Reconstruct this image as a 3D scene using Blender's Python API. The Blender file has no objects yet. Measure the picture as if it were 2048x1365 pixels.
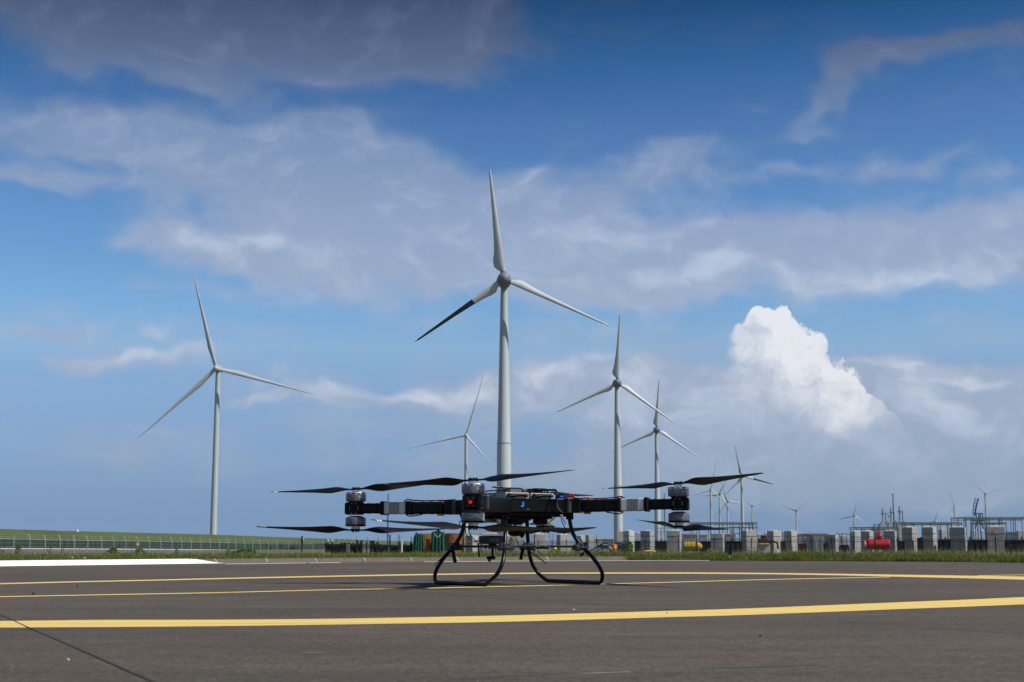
import bpy, bmesh, math, random
from mathutils import Vector, Matrix
R = math.radians
scene = bpy.context.scene
# ------------------------------------------------------------------ camera
CAM_H = 0.289
F = 2844.0                      # focal length in photo pixels (50 mm on 36 mm over 2048)
PITCH = math.atan((1093-682.5)/F)
cd = bpy.data.cameras.new('camera'); cam = bpy.data.objects.new('camera', cd)
scene.collection.objects.link(cam); scene.camera = cam
cam.location = (0, 0, CAM_H); cam.rotation_euler = (math.pi/2+PITCH, 0, 0)
cd.sensor_width = 36; cd.lens = 36*F/2048; cd.clip_start = .05; cd.clip_end = 60000
cd.dof.use_dof = True; cd.dof.focus_distance = 12.5; cd.dof.aperture_fstop = 13
def ray(px, py):
    u = (px-1024)/F; v = (682.5-py)/F
    return Vector((u, math.cos(PITCH)-v*math.sin(PITCH), math.sin(PITCH)+v*math.cos(PITCH)))
def at(px, py, Y):
    d = ray(px, py); return Vector((0, 0, CAM_H))+d*(Y/d.y)
def gnd(px, py, z=0.0):
    d = ray(px, py); return Vector((0, 0, CAM_H))+d*((z-CAM_H)/d.z)
# ------------------------------------------------------------------ sun and sky
SUN_EL, SUN_AZ = R(49), R(111)       # azimuth clockwise from +Y (the view direction)
sd = bpy.data.lights.new('sun', 'SUN'); so = bpy.data.objects.new('sun', sd); scene.collection.objects.link(so)
sd.energy = 4.9; sd.angle = R(.5); sd.color = (1, .955, .89)
sdir = Vector((math.sin(SUN_AZ)*math.cos(SUN_EL), math.cos(SUN_AZ)*math.cos(SUN_EL), math.sin(SUN_EL)))
so.rotation_euler = sdir.to_track_quat('Z', 'Y').to_euler(); so.location = sdir*50
scene.view_settings.view_transform = 'Standard'; scene.view_settings.look = 'None'
scene.view_settings.gamma = 1; scene.view_settings.exposure = -0.15
try: scene.view_settings.use_curve_mapping = False
except Exception: pass
SKY_STR = 0.1
world = bpy.data.worlds.new('World'); scene.world = world; world.use_nodes = True
# sky: Nishita, tinted by elevation, with cloud layers laid out by compass direction (azimuth, elevation)
wt = world.node_tree; wn = wt.nodes; wl = wt.links; wn.clear()
def N(t, **k):
    n = wn.new(t)
    for a, b in k.items(): setattr(n, a, b)
    return n
def _s(node, i, v):
    if hasattr(v, 'is_output') or isinstance(v, bpy.types.NodeSocket): wl.new(v, node.inputs[i])
    else: node.inputs[i].default_value = v
def M(op, a, b=0.0, c=0.0, clamp=False):
    n = N('ShaderNodeMath', operation=op); n.use_clamp = clamp; _s(n, 0, a); _s(n, 1, b)
    if op in ('MULTIPLY_ADD',): _s(n, 2, c)
    return n.outputs[0]
def VM(op, a, b=None):
    n = N('ShaderNodeVectorMath', operation=op); _s(n, 0, a)
    if b is not None: _s(n, 1, b)
    return n
def MIX(f, a, b, mode='MIX'):
    n = N('ShaderNodeMix', data_type='RGBA', blend_type=mode); _s(n, 0, f)
    for i, v in ((6, a), (7, b)):
        if isinstance(v, tuple): v = tuple(v)+(1,)
        _s(n, i, v)
    return n.outputs[2]
def SM(v, lo, hi, a=0.0, b=1.0):
    n = N('ShaderNodeMapRange', interpolation_type='SMOOTHSTEP'); _s(n, 0, v); _s(n, 1, lo); _s(n, 2, hi); _s(n, 3, a); _s(n, 4, b)
    return n.outputs[0]
def RAMP(f, stops, interp='LINEAR'):
    n = N('ShaderNodeValToRGB'); cr = n.color_ramp; cr.interpolation = interp
    while len(cr.elements) < len(stops): cr.elements.new(1)
    for e, (p, c) in zip(cr.elements, stops): e.position = p; e.color = tuple(c)+(1,)
    _s(n, 0, f); return n.outputs[0]
def srgb(*c): return tuple(((v/255+.055)/1.055)**2.4 if v > 10 else v/255/12.92 for v in c)
def azel(px, py):
    d = ray(px, py).normalized(); return math.atan2(d.x, d.y), math.asin(d.z)
def zof(py): return ray(1024, py).normalized().z
tc = N('ShaderNodeTexCoord'); sep = N('ShaderNodeSeparateXYZ'); wl.new(tc.outputs['Generated'], sep.inputs[0])
az = M('ARCTAN2', sep.outputs[0], sep.outputs[1]); el = M('ARCSINE', sep.outputs[2])
cmb = N('ShaderNodeCombineXYZ'); wl.new(az, cmb.inputs[0]); wl.new(el, cmb.inputs[1]); P0 = cmb.outputs[0]
def noise(vec, scale, detail=6, rough=.55, stretch=(1, 1), off=0.0, lac=2.0):
    m = N('ShaderNodeMapping'); m.inputs[1].default_value = (off, off*1.7, off*.3); m.inputs[3].default_value = (stretch[0], stretch[1], 1); wl.new(vec, m.inputs[0])
    n = N('ShaderNodeTexNoise', noise_dimensions='2D'); n.inputs['Scale'].default_value = scale; n.inputs['Detail'].default_value = detail
    n.inputs['Roughness'].default_value = rough; n.inputs['Lacunarity'].default_value = lac; wl.new(m.outputs[0], n.inputs['Vector']); return n
w1 = noise(P0, 9, 3, .55, (1, 1.6), 3.1)
wv = VM('SCALE', VM('SUBTRACT', w1.outputs['Color'], (.5, .5, .5)).outputs[0]); wv.inputs[3].default_value = .10
wv2 = VM('MULTIPLY', wv.outputs[0], (1.0, .55, 0))
PW = VM('ADD', P0, wv2.outputs[0]).outputs[0]
def blobs(vec, lst, after=None):
    # each blob reads the running sum through z (divided away), so that the nodes run one after another
    acc = None; sp = N('ShaderNodeSeparateXYZ'); wl.new(vec, sp.inputs[0])
    for cx, cy, sx, sy, rot, amp in lst:
        a, e = azel(cx, cy)
        cb = N('ShaderNodeCombineXYZ'); wl.new(sp.outputs[0], cb.inputs[0]); wl.new(sp.outputs[1], cb.inputs[1])
        prev = acc if acc is not None else after
        if prev is not None: wl.new(prev, cb.inputs[2])
        m = N('ShaderNodeMapping', vector_type='TEXTURE')
        m.inputs[1].default_value = (a, e, 0); m.inputs[2].default_value = (0, 0, R(rot)); m.inputs[3].default_value = (sx/2900, sy/2900, 1e5)
        wl.new(cb.outputs[0], m.inputs[0])
        q = VM('DOT_PRODUCT', m.outputs[0], m.outputs[0]).outputs['Value']
        g = M('EXPONENT', M('MULTIPLY', q, -1.0))
        acc = M('MULTIPLY', g, amp) if acc is None else M('MULTIPLY_ADD', g, amp, acc)
    return acc
SOFT = [(120,240,230,45,-8,1),(350,295,260,55,-12,.9),(80,335,210,26,-8,.7),(550,285,180,50,-5,.8),(750,340,260,70,-12,1),(600,400,400,80,-8,.8),
 (950,430,350,90,-10,1),(450,500,260,45,0,.9),(250,450,200,60,-20,.45),(800,530,400,80,-3,1),(1150,480,350,95,0,1),(1030,368,55,28,30,.5),
 (1500,500,400,80,0,1),(1850,500,350,70,3,1),(2060,460,200,60,0,.8),(1300,575,300,35,0,.5),(420,402,70,20,0,-.5),(100,405,150,45,-15,-.6),(40,520,240,60,0,-.45),
 (1330,335,130,36,5,.75),(1600,345,250,22,2,.6),(1850,338,100,25,0,.5),(1960,362,100,15,5,.4),
 (1930,95,190,34,12,.95),(1740,140,110,44,15,.85),(1620,198,90,28,24,.65),(1460,203,60,12,12,.45),(1570,255,60,25,20,.35),(1750,240,100,20,0,.25),(2020,130,70,25,25,.5),
 (250,20,500,75,0,1.2),(700,45,330,90,-5,1.3),(850,105,110,60,0,.9),(985,40,70,50,0,.7),(300,115,220,45,0,.8),(430,165,110,32,-15,.5),(700,140,160,45,0,.7),(100,-180,1300,150,0,1.3),(1400,-500,900,220,0,.8),(925,85,40,30,0,-.5),
 (250,655,220,20,-2,.6),(240,707,160,18,0,.85),(20,635,80,25,0,.55),(200,590,320,22,0,.5),(60,760,200,16,0,.35),(650,655,260,14,2,.3),
 (600,735,180,20,3,.55),(520,790,120,30,0,.6),(750,790,250,38,-3,.8),(900,770,120,35,0,.8),(1090,765,110,35,0,.8),(1250,785,220,60,0,1.1),(1150,675,300,35,0,.45),(1900,640,300,40,0,.3),(600,860,400,35,0,.45),(150,920,400,60,0,.4),(900,930,500,45,0,.5),(1500,985,700,50,0,.4),
 (1400,830,250,90,0,1),(1650,850,300,110,0,1),(1900,800,250,70,0,1),(1500,735,140,24,5,.6),(1850,748,260,24,0,1.0),(1700,950,450,60,0,.6),(2000,900,200,100,0,.7),(1300,920,300,50,0,.5),(1446,765,36,26,0,-.7)]
BRIGHT = [(450,480,130,24,0,.8),(570,490,60,20,-10,.7),(230,250,130,32,-12,.5),(1030,365,45,24,20,.7),(1180,468,190,24,0,.7),(1475,528,55,28,0,.9),(1350,545,90,18,0,.6),(1800,550,260,30,3,.8),(1340,405,120,20,5,.5),(500,260,50,18,0,.4),
 (930,778,90,26,0,.8),(870,770,40,20,0,.6),(540,800,90,20,0,.6),(1085,752,60,24,0,.7),(1190,732,45,12,0,.8),(1870,828,90,28,-20,.7),(1330,785,150,25,0,.45),(1430,830,100,40,0,.4),(1500,722,70,10,6,.5),(1760,735,120,12,0,.5),(1950,760,90,14,0,.6),(240,705,120,14,0,.6),(1250,830,120,18,0,.45),(700,770,160,18,-4,.6),(300,655,120,12,0,.4),(1700,900,200,30,-10,.4),(1400,900,180,20,0,.35)]
CUM = [(1532,655,42,34,0,.9),(1565,645,34,26,0,.8),(1598,695,40,34,0,.7),(1500,715,50,60,0,.7),(1560,735,80,60,0,.9),(1630,765,80,50,-38,.8),(1685,805,80,45,-45,.8),(1740,852,85,40,-35,.7),(1500,775,80,60,0,.5),(1570,810,130,60,-30,.5),(1650,860,150,38,-20,.45)]
A = blobs(PW, SOFT)
n1 = noise(P0, 14, 6, .58, (1, 2.0), 1.0).outputs['Fac']
n2 = noise(PW, 46, 4, .6, (1, 1.5), 7.0).outputs['Fac']
dens = M('ADD', A, M('ADD', M('MULTIPLY', M('SUBTRACT', n1, .5), 1.3), M('MULTIPLY', M('SUBTRACT', n2, .5), .45)))
covA = M('MULTIPLY', SM(dens, .10, 1.15), .93)
# broad unseen cloud, added behind the camera to brighten surfaces that face it
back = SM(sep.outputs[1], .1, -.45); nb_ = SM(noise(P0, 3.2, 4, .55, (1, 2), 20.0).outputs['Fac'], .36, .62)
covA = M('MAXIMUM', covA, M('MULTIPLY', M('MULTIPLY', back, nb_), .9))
Bq = blobs(PW, BRIGHT, A)
n3 = noise(PW, 30, 5, .62, (1, 1.6), 12.0).outputs['Fac']
brt = SM(M('ADD', Bq, M('MULTIPLY', M('SUBTRACT', n3, .5), 2.2)), -.15, 1.25)
elr = M('MULTIPLY', sep.outputs[2], 2.0)
def zr(stops): return [(max(0, min(1, 2*zof(p))), c) for p, c in stops]
sky = N('ShaderNodeTexSky', sky_type='NISHITA'); sky.sun_disc = False; sky.sun_elevation = SUN_EL; sky.sun_rotation = SUN_AZ
tint = RAMP(elr, zr([(1089, (0.331,0.563,1.113)), (1070, (0.276,0.472,0.978)), (1040, (0.224,0.384,0.803)), (1000, (0.217,0.350,0.692)), (950, (0.233,0.344,0.628)), (860, (0.285,0.379,0.593)), (760, (0.337,0.435,0.591)), (700, (0.417,0.513,0.630)), (620, (0.347,0.513,0.660)), (400, (0.249,0.417,0.591)), (260, (0.192,0.336,0.506)), (130, (0.081,0.234,0.396)), (20, (0.024,0.148,0.271)), (0, (0.021,0.133,0.250))])+[(.95, (.05,.11,.20))])
base = MIX(1.0, sky.outputs[0], tint, 'MULTIPLY')
base = MIX(1.0, base, (2.0, 2.0, 2.0), 'MULTIPLY')
CS = 1/SKY_STR
shade = RAMP(elr, zr([(1090, srgb(140,164,192)), (960, srgb(148,168,192)), (860, srgb(157,174,198)), (740, srgb(160,176,202)), (600, srgb(158,176,204)), (450, srgb(148,166,197)), (280, srgb(124,148,185)), (130, srgb(90,108,142)), (0, srgb(60,77,110))])+[(.8, srgb(80,90,112)), (1, srgb(110,120,135))])
lit = RAMP(elr, zr([(1090, srgb(154,176,204)), (900, srgb(182,196,219)), (780, srgb(210,217,231)), (600, srgb(198,209,228)), (450, srgb(180,194,220)), (280, srgb(160,174,206)), (130, srgb(118,132,164)), (0, srgb(92,104,134))])+[(.8, srgb(110,118,134)), (1, srgb(140,148,160))])
ccol = MIX(brt, shade, lit)
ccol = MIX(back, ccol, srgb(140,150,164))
ccol = MIX(1.0, ccol, (CS, CS, CS), 'MULTIPLY')
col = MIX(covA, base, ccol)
# the cumulus tower
w3 = noise(P0, 48, 3, .55, (1, 1), 5.0)
wv3 = VM('SCALE', VM('SUBTRACT', w3.outputs['Color'], (.5, .5, .5)).outputs[0]); wv3.inputs[3].default_value = .022
PC = VM('ADD', VM('ADD', P0, wv3.outputs[0]).outputs[0], VM('MULTIPLY', wv.outputs[0], (.12,.12,0)).outputs[0]).outputs[0]
Cq = blobs(PC, CUM, Bq)
n4 = noise(PC, 130, 5, .6, (1, 1), 2.0).outputs['Fac']
cd_ = M('ADD', Cq, M('MULTIPLY', M('SUBTRACT', n4, .5), .42))
# crisp towards the sunlit upper right, dissolving towards the lower left
ca, ce = azel(1590, 745)
rel = VM('SUBTRACT', P0, (ca, ce, 0)).outputs[0]
side = VM('DOT_PRODUCT', rel, (.62*29, .78*29, 0)).outputs['Value']
soft = SM(side, -1.6, .6, 1.2, .12)
covC = SM(cd_, .36, M('ADD', soft, .42))
lightC = SM(M('ADD', M('MULTIPLY', side, 1.15), M('ADD', M('MULTIPLY', M('SUBTRACT', noise(PC, 34, 6, .62, (1, 1), 9.0).outputs['Fac'], .5), 5.2), .15)), -1.3, 1.1)
ccum = MIX(lightC, srgb(178,190,211), srgb(237,239,244))
ccum = MIX(1.0, ccum, (CS, CS, CS), 'MULTIPLY')
col = MIX(M('MULTIPLY', covC, M('MULTIPLY', SM(side, -1.8, .15, .22, .95), SM(VM('DOT_PRODUCT', rel, (.7*29, -.7*29, 0)).outputs['Value'], 1.25, 2.15, 1.0, .12))), col, ccum)
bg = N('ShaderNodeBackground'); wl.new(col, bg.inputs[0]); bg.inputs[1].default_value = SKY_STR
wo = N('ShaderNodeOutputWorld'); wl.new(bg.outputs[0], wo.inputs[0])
scene.view_settings.exposure = 0
scene.cycles.use_adaptive_sampling = True; scene.cycles.adaptive_threshold = .02; scene.cycles.adaptive_min_samples = 16
scene.cycles.max_bounces = 4; scene.cycles.diffuse_bounces = 2; scene.cycles.glossy_bounces = 2; scene.cycles.volume_bounces = 0
scene.cycles.caustics_reflective = False; scene.cycles.caustics_refractive = False
# ------------------------------------------------------------------ helpers
C = scene.collection
MT = {}
def mat(name, col, rough=.6, metal=0.0, var=0.0, vscale=3.0, bump=0.0, bscale=40.0, stretch=(1,1,1), col2=None, coat=0.0):
    if name in MT: return MT[name]
    m = bpy.data.materials.new(name); m.use_nodes = True; nt = m.node_tree; b = nt.nodes['Principled BSDF']
    b.inputs['Roughness'].default_value = rough; b.inputs['Metallic'].default_value = metal; b.inputs['Coat Weight'].default_value = coat
    b.inputs['Base Color'].default_value = tuple(col)+(1,)
    t = nt.nodes.new('ShaderNodeTexCoord'); mp = nt.nodes.new('ShaderNodeMapping'); mp.inputs[3].default_value = stretch
    nt.links.new(t.outputs['Object'], mp.inputs[0])
    if var or col2:
        n = nt.nodes.new('ShaderNodeTexNoise'); n.inputs['Scale'].default_value = vscale; n.inputs['Detail'].default_value = 6; nt.links.new(mp.outputs[0], n.inputs['Vector'])
        mr = nt.nodes.new('ShaderNodeMapRange'); mr.inputs[1].default_value = .3; mr.inputs[2].default_value = .7; nt.links.new(n.outputs['Fac'], mr.inputs[0])
        mx = nt.nodes.new('ShaderNodeMix'); mx.data_type = 'RGBA'; nt.links.new(mr.outputs[0], mx.inputs[0])
        lo = col2 or tuple(c*(1-var) for c in col); hi = col if col2 else tuple(min(1, c*(1+var)) for c in col)
        mx.inputs[6].default_value = tuple(lo)+(1,); mx.inputs[7].default_value = tuple(hi)+(1,)
        nt.links.new(mx.outputs[2], b.inputs['Base Color'])
    if bump:
        n2 = nt.nodes.new('ShaderNodeTexNoise'); n2.inputs['Scale'].default_value = bscale; n2.inputs['Detail'].default_value = 4; nt.links.new(mp.outputs[0], n2.inputs['Vector'])
        bp = nt.nodes.new('ShaderNodeBump'); bp.inputs['Strength'].default_value = bump; bp.inputs['Distance'].default_value = .02
        nt.links.new(n2.outputs['Fac'], bp.inputs['Height']); nt.links.new(bp.outputs[0], b.inputs['Normal'])
    MT[name] = m; return m
def leafmat(m, f=.4):
    nt = m.node_tree; b = nt.nodes['Principled BSDF']; o = nt.nodes['Material Output']; tr = nt.nodes.new('ShaderNodeBsdfTranslucent'); mx = nt.nodes.new('ShaderNodeMixShader'); mx.inputs[0].default_value = f
    src = b.inputs['Base Color'].links[0].from_socket if b.inputs['Base Color'].links else None
    if src: nt.links.new(src, tr.inputs[0])
    nt.links.new(b.outputs[0], mx.inputs[1]); nt.links.new(tr.outputs[0], mx.inputs[2]); nt.links.new(mx.outputs[0], o.inputs[0]); return m
class MB:
    def __init__(s): s.v = []; s.f = []; s.mi = []
    def add(s, vs, fs, mi=0):
        o = len(s.v); s.v += [Vector(v) for v in vs]; s.f += [tuple(i+o for i in f) for f in fs]; s.mi += [mi]*len(fs); return s
    def box(s, c, sz, rot=None, mi=0):
        c = Vector(c); vs = []
        for x in (-.5, .5):
            for y in (-.5, .5):
                for z in (-.5, .5):
                    p = Vector((x*sz[0], y*sz[1], z*sz[2]))
                    if rot is not None: p = rot @ p
                    vs.append(c+p)
        return s.add(vs, [(0,1,3,2),(4,6,7,5),(0,4,5,1),(2,3,7,6),(0,2,6,4),(1,5,7,3)], mi)
    def prism(s, poly, z0, z1, mi=0):     # poly CCW list of (x,y) ; cap top & bottom
        n = len(poly); vs = [(p[0], p[1], z0) for p in poly]+[(p[0], p[1], z1) for p in poly]
        return s.add(vs, [tuple(range(n-1, -1, -1)), tuple(range(n, 2*n))]+[(i, (i+1) % n, n+(i+1) % n, n+i) for i in range(n)], mi)
    def tube(s, pts, r, n=8, closed=False, mi=0, caps=True):
        pts = [Vector(p) for p in pts]; k = len(pts); rs = r if isinstance(r, (list, tuple)) else [r]*k
        rings = []; up = None
        for i, p in enumerate(pts):
            if closed: t = pts[(i+1) % k]-pts[i-1]
            else: t = pts[min(i+1, k-1)]-pts[max(i-1, 0)]
            t.normalize()
            if up is None:
                up = Vector((0, 0, 1)) if abs(t.z) < .9 else Vector((1, 0, 0))
            a = up-t*up.dot(t); a.normalize(); up = a; b = t.cross(a)
            rings.append([p+(a*math.cos(2*math.pi*j/n)+b*math.sin(2*math.pi*j/n))*rs[i] for j in range(n)])
        vs = [v for rg in rings for v in rg]; fs = []
        for i in range(k if closed else k-1):
            i2 = (i+1) % k
            for j in range(n): fs.append((i*n+j, i*n+(j+1) % n, i2*n+(j+1) % n, i2*n+j))
        if not closed and caps: fs += [tuple(range(n-1, -1, -1)), tuple(range((k-1)*n, k*n))]
        return s.add(vs, fs, mi)
    def lathe(s, prof, c=(0,0,0), n=24, mat3=None, mi=0):     # prof (r,z)
        c = Vector(c); vs = []
        for r, z in prof:
            for j in range(n):
                p = Vector((r*math.cos(2*math.pi*j/n), r*math.sin(2*math.pi*j/n), z))
                vs.append(c+(mat3 @ p if mat3 is not None else p))
        k = len(prof); fs = []
        for i in range(k-1):
            for j in range(n): fs.append((i*n+j, i*n+(j+1) % n, (i+1)*n+(j+1) % n, (i+1)*n+j))
        fs += [tuple(range(n-1, -1, -1)), tuple(range((k-1)*n, k*n))]
        return s.add(vs, fs, mi)
    def quad(s, a, b, c, d, mi=0): return s.add([a, b, c, d], [(0,1,2,3)], mi)
    def build(s, name, m, parent=None, smooth=False, bevel=0.0, inv=None, angle=35):
        me = bpy.data.meshes.new(name)
        org = Vector((0,0,0))
        T = inv
        if T is None and parent is not None: T = ROOTINV.get(root_of(parent).name)
        vs = [T @ v for v in s.v] if T is not None else s.v
        me.from_pydata([tuple(v) for v in vs], [], s.f)
        ms = m if isinstance(m, (list, tuple)) else [m]
        for q in ms: me.materials.append(q)
        if len(ms) > 1: me.polygons.foreach_set('material_index', s.mi)
        bm = bmesh.new(); bm.from_mesh(me)
        bmesh.ops.recalc_face_normals(bm, faces=bm.faces) if s.mi and not getattr(s, 'flat', False) else None
        if bevel:
            es = [e for e in bm.edges if len(e.link_faces) == 2 and e.calc_face_angle(0) > R(30)]
            bmesh.ops.bevel(bm, geom=es, offset=bevel, segments=1, affect='EDGES', clamp_overlap=True)
        if smooth:
            for f in bm.faces: f.smooth = True
            for e in bm.edges:
                if len(e.link_faces) == 2 and e.calc_face_angle(0) > R(angle): e.smooth = False
        bm.to_mesh(me); bm.free()
        o = bpy.data.objects.new(name, me); C.objects.link(o)
        if parent is not None: o.parent = parent
        return o
ROOTINV = {}
def root_of(o):
    while o.parent is not None: o = o.parent
    return o
def tag(o, label=None, cat=None, group=None, kind=None):
    if label: o['label'] = label
    if cat: o['category'] = cat
    if group: o['group'] = group
    if kind: o['kind'] = kind
    return o
def thing(name, label, cat, loc=(0,0,0), rz=0.0, group=None):
    o = bpy.data.objects.new(name, None); C.objects.link(o); o.location = loc; o.rotation_euler = (0, 0, rz); o.empty_display_size = .2
    ROOTINV[o.name] = (Matrix.Translation(Vector(loc)) @ Matrix.Rotation(rz, 4, 'Z')).inverted()
    return tag(o, label, cat, group)
def lerp(a, b, t): return a+(b-a)*t
def interp(x, tab):
    if x <= tab[0][0]: return tab[0][1]
    for (x0, y0), (x1, y1) in zip(tab, tab[1:]):
        if x <= x1: return lerp(y0, y1, (x-x0)/(x1-x0))
    return tab[-1][1]
# ------------------------------------------------------------------ materials
def asphalt_mat():
    m = bpy.data.materials.new('asphalt'); m.use_nodes = True; nt = m.node_tree; L = nt.links.new; b = nt.nodes['Principled BSDF']
    b.inputs['Roughness'].default_value = .93; b.inputs['Specular IOR Level'].default_value = .25
    t = nt.nodes.new('ShaderNodeTexCoord')
    def nz(scale, det, st=(1,1,1), rough=.6):
        mp = nt.nodes.new('ShaderNodeMapping'); mp.inputs[3].default_value = st; L(t.outputs['Object'], mp.inputs[0])
        n = nt.nodes.new('ShaderNodeTexNoise'); n.inputs['Scale'].default_value = scale; n.inputs['Detail'].default_value = det; n.inputs['Roughness'].default_value = rough
        L(mp.outputs[0], n.inputs['Vector']); return n.outputs['Fac']
    def rng(v, a, b_, c, d):
        n = nt.nodes.new('ShaderNodeMapRange'); L(v, n.inputs[0]); n.inputs[1].default_value = a; n.inputs[2].default_value = b_; n.inputs[3].default_value = c; n.inputs[4].default_value = d; return n.outputs[0]
    def mx(f, a, c, mode='MIX'):
        n = nt.nodes.new('ShaderNodeMix'); n.data_type = 'RGBA'; n.blend_type = mode
        if isinstance(f, float): n.inputs[0].default_value = f
        else: L(f, n.inputs[0])
        for i, v in ((6, a), (7, c)):
            if isinstance(v, tuple): n.inputs[i].default_value = v+(1,)
            else: L(v, n.inputs[i])
        return n.outputs[2]
    def mul(a, c):
        n = nt.nodes.new('ShaderNodeMath'); n.operation = 'MULTIPLY'; L(a, n.inputs[0]); L(c, n.inputs[1]); return n.outputs[0]
    big = rng(nz(.35, 5), .35, .65, 0, 1)
    c0 = mx(big, (.072,.063,.049), (.101,.079,.065))
    streak = rng(nz(2.2, 7, (.13, 1.6, 1), .7), .25, .75, .76, 1.2)
    patch = rng(nz(1.1, 6, (.5, 1.2, 1), .7), .3, .7, .82, 1.16)
    grain = rng(nz(60, 3, (1,.45,1), rough=.85), .25, .75, .42, 1.62)
    grain2 = rng(nz(16, 5, (1,.5,1), rough=.75), .3, .7, .80, 1.18)
    f = mul(mul(mul(streak, patch), grain), grain2)
    cc = nt.nodes.new('ShaderNodeCombineXYZ')
    for i in range(3): L(f, cc.inputs[i])
    c1 = mx(1.0, c0, cc.outputs[0], 'MULTIPLY')
    # scattered pale chippings and scuffs
    v = nt.nodes.new('ShaderNodeTexVoronoi'); v.inputs['Scale'].default_value = 38; L(t.outputs['Object'], v.inputs['Vector'])
    chip = rng(v.outputs['Distance'], .10, .16, .55, 0)
    c2 = mx(chip, c1, (.17,.16,.145))
    sc = rng(nz(3.0, 6, (.10, 2.4, 1), .7), .66, .78, 0, .30)
    c3 = mx(sc, c2, (.20,.19,.18))
    L(c3, b.inputs['Base Color'])
    bp = nt.nodes.new('ShaderNodeBump'); bp.inputs['Strength'].default_value = .35; bp.inputs['Distance'].default_value = .004
    L(nz(130, 3, rough=.7), bp.inputs['Height']); L(bp.outputs[0], b.inputs['Normal'])
    MT['asphalt'] = m; return m
def worn_paint(name, col, under=(.11,.10,.09), amt=.30):
    m = bpy.data.materials.new(name); m.use_nodes = True; nt = m.node_tree; L = nt.links.new; b = nt.nodes['Principled BSDF']; b.inputs['Roughness'].default_value = .8
    t = nt.nodes.new('ShaderNodeTexCoord')
    def nz(scale, st, det=6, rough=.7):
        mp = nt.nodes.new('ShaderNodeMapping'); mp.inputs[3].default_value = st; L(t.outputs['Object'], mp.inputs[0])
        n = nt.nodes.new('ShaderNodeTexNoise'); n.inputs['Scale'].default_value = scale; n.inputs['Detail'].default_value = det; n.inputs['Roughness'].default_value = rough; L(mp.outputs[0], n.inputs['Vector']); return n.outputs['Fac']
    def rng(v, a, b_, c, d):
        n = nt.nodes.new('ShaderNodeMapRange'); L(v, n.inputs[0]); n.inputs[1].default_value = a; n.inputs[2].default_value = b_; n.inputs[3].default_value = c; n.inputs[4].default_value = d; return n.outputs[0]
    ad = nt.nodes.new('ShaderNodeMath'); ad.operation = 'ADD'; ad.use_clamp = True
    L(rng(nz(3.5, (.12, 2.2, 1)), .52, .74, 0, amt), ad.inputs[0]); L(rng(nz(70, (1,1,1), 3), .55, .8, 0, amt), ad.inputs[1])
    mx = nt.nodes.new('ShaderNodeMix'); mx.data_type = 'RGBA'; mx.inputs[6].default_value = tuple(col)+(1,); mx.inputs[7].default_value = tuple(under)+(1,)
    L(ad.outputs[0], mx.inputs[0]); L(mx.outputs[2], b.inputs['Base Color']); MT[name] = m; return m
asphalt_mat(); YEL = worn_paint('yellow_paint', (.74,.535,.15), amt=.45); WHT = worn_paint('white_paint', (.82,.82,.82), (.4,.38,.36), .12)
THINW = worn_paint('thin_white_paint', (.44,.41,.38), (.14,.12,.11), .4)
KERB = mat('kerb_concrete', (.120,.098,.077), .9, var=.16, vscale=9, bump=.5, bscale=90)
GRD = mat('ground_grass', (.075,.095,.035), .95, col2=(.11,.10,.05), vscale=.15)
DIKE = mat('dike_grass', (.074,.104,.017), .95, col2=(.046,.068,.011), vscale=.05, stretch=(1,1,3))
GR1 = leafmat(mat('grass_leaf', (.24,.27,.045), .8, col2=(.045,.085,.014), vscale=9))
GR2 = leafmat(mat('dry_grass_leaf', (.34,.29,.15), .85, var=.25, vscale=5))
TAR = mat('tar_joint', (.02,.02,.02), .6, var=.2, vscale=8)
CON = mat('block_concrete', (.42,.40,.365), .9, var=.13, vscale=1.3, bump=.3, bscale=6)
CONS = [mat('block_concrete_%s' % n_, c_, .9, var=.22, vscale=1.1, bump=.3, bscale=6, stretch=(1,1,.3)) for n_, c_ in (('warm', (.44,.41,.36)), ('pale', (.47,.46,.42)), ('dull', (.34,.325,.29)), ('worn', (.39,.37,.33)))]
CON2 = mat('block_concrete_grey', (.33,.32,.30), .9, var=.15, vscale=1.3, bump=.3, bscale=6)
PALE = mat('container_grey', (.40,.40,.41), .6, var=.1, vscale=1)
WHITE = mat('turbine_white', (.46,.49,.50), .45, var=.05, vscale=.3)
TWHITE = mat('turbine_tower_white', (.44,.485,.49), .5, var=.06, vscale=.12, stretch=(1,1,.12))
HUBG = mat('turbine_hub_grey', (.16,.17,.20), .5, var=.08)
BLK = mat('painted_black', (.006,.009,.015), .6); BLK.node_tree.nodes['Principled BSDF'].inputs['Specular IOR Level'].default_value = .15
BLACKF = mat('fence_black', (.005,.005,.006), .6)
GALV = mat('galvanised_steel', (.42,.45,.45), .45, .5, var=.12, vscale=2)
STEELG = mat('frame_steel_green_grey', (.12,.15,.155), .5, .3, var=.15, vscale=1)
STRAP = mat('strap_blue', (.03,.12,.25), .6)
ORANGE = mat('orange_plastic', (.75,.20,.03), .45)
GREENF = mat('fence_dark_green', (.012,.032,.024), .7)
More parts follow.
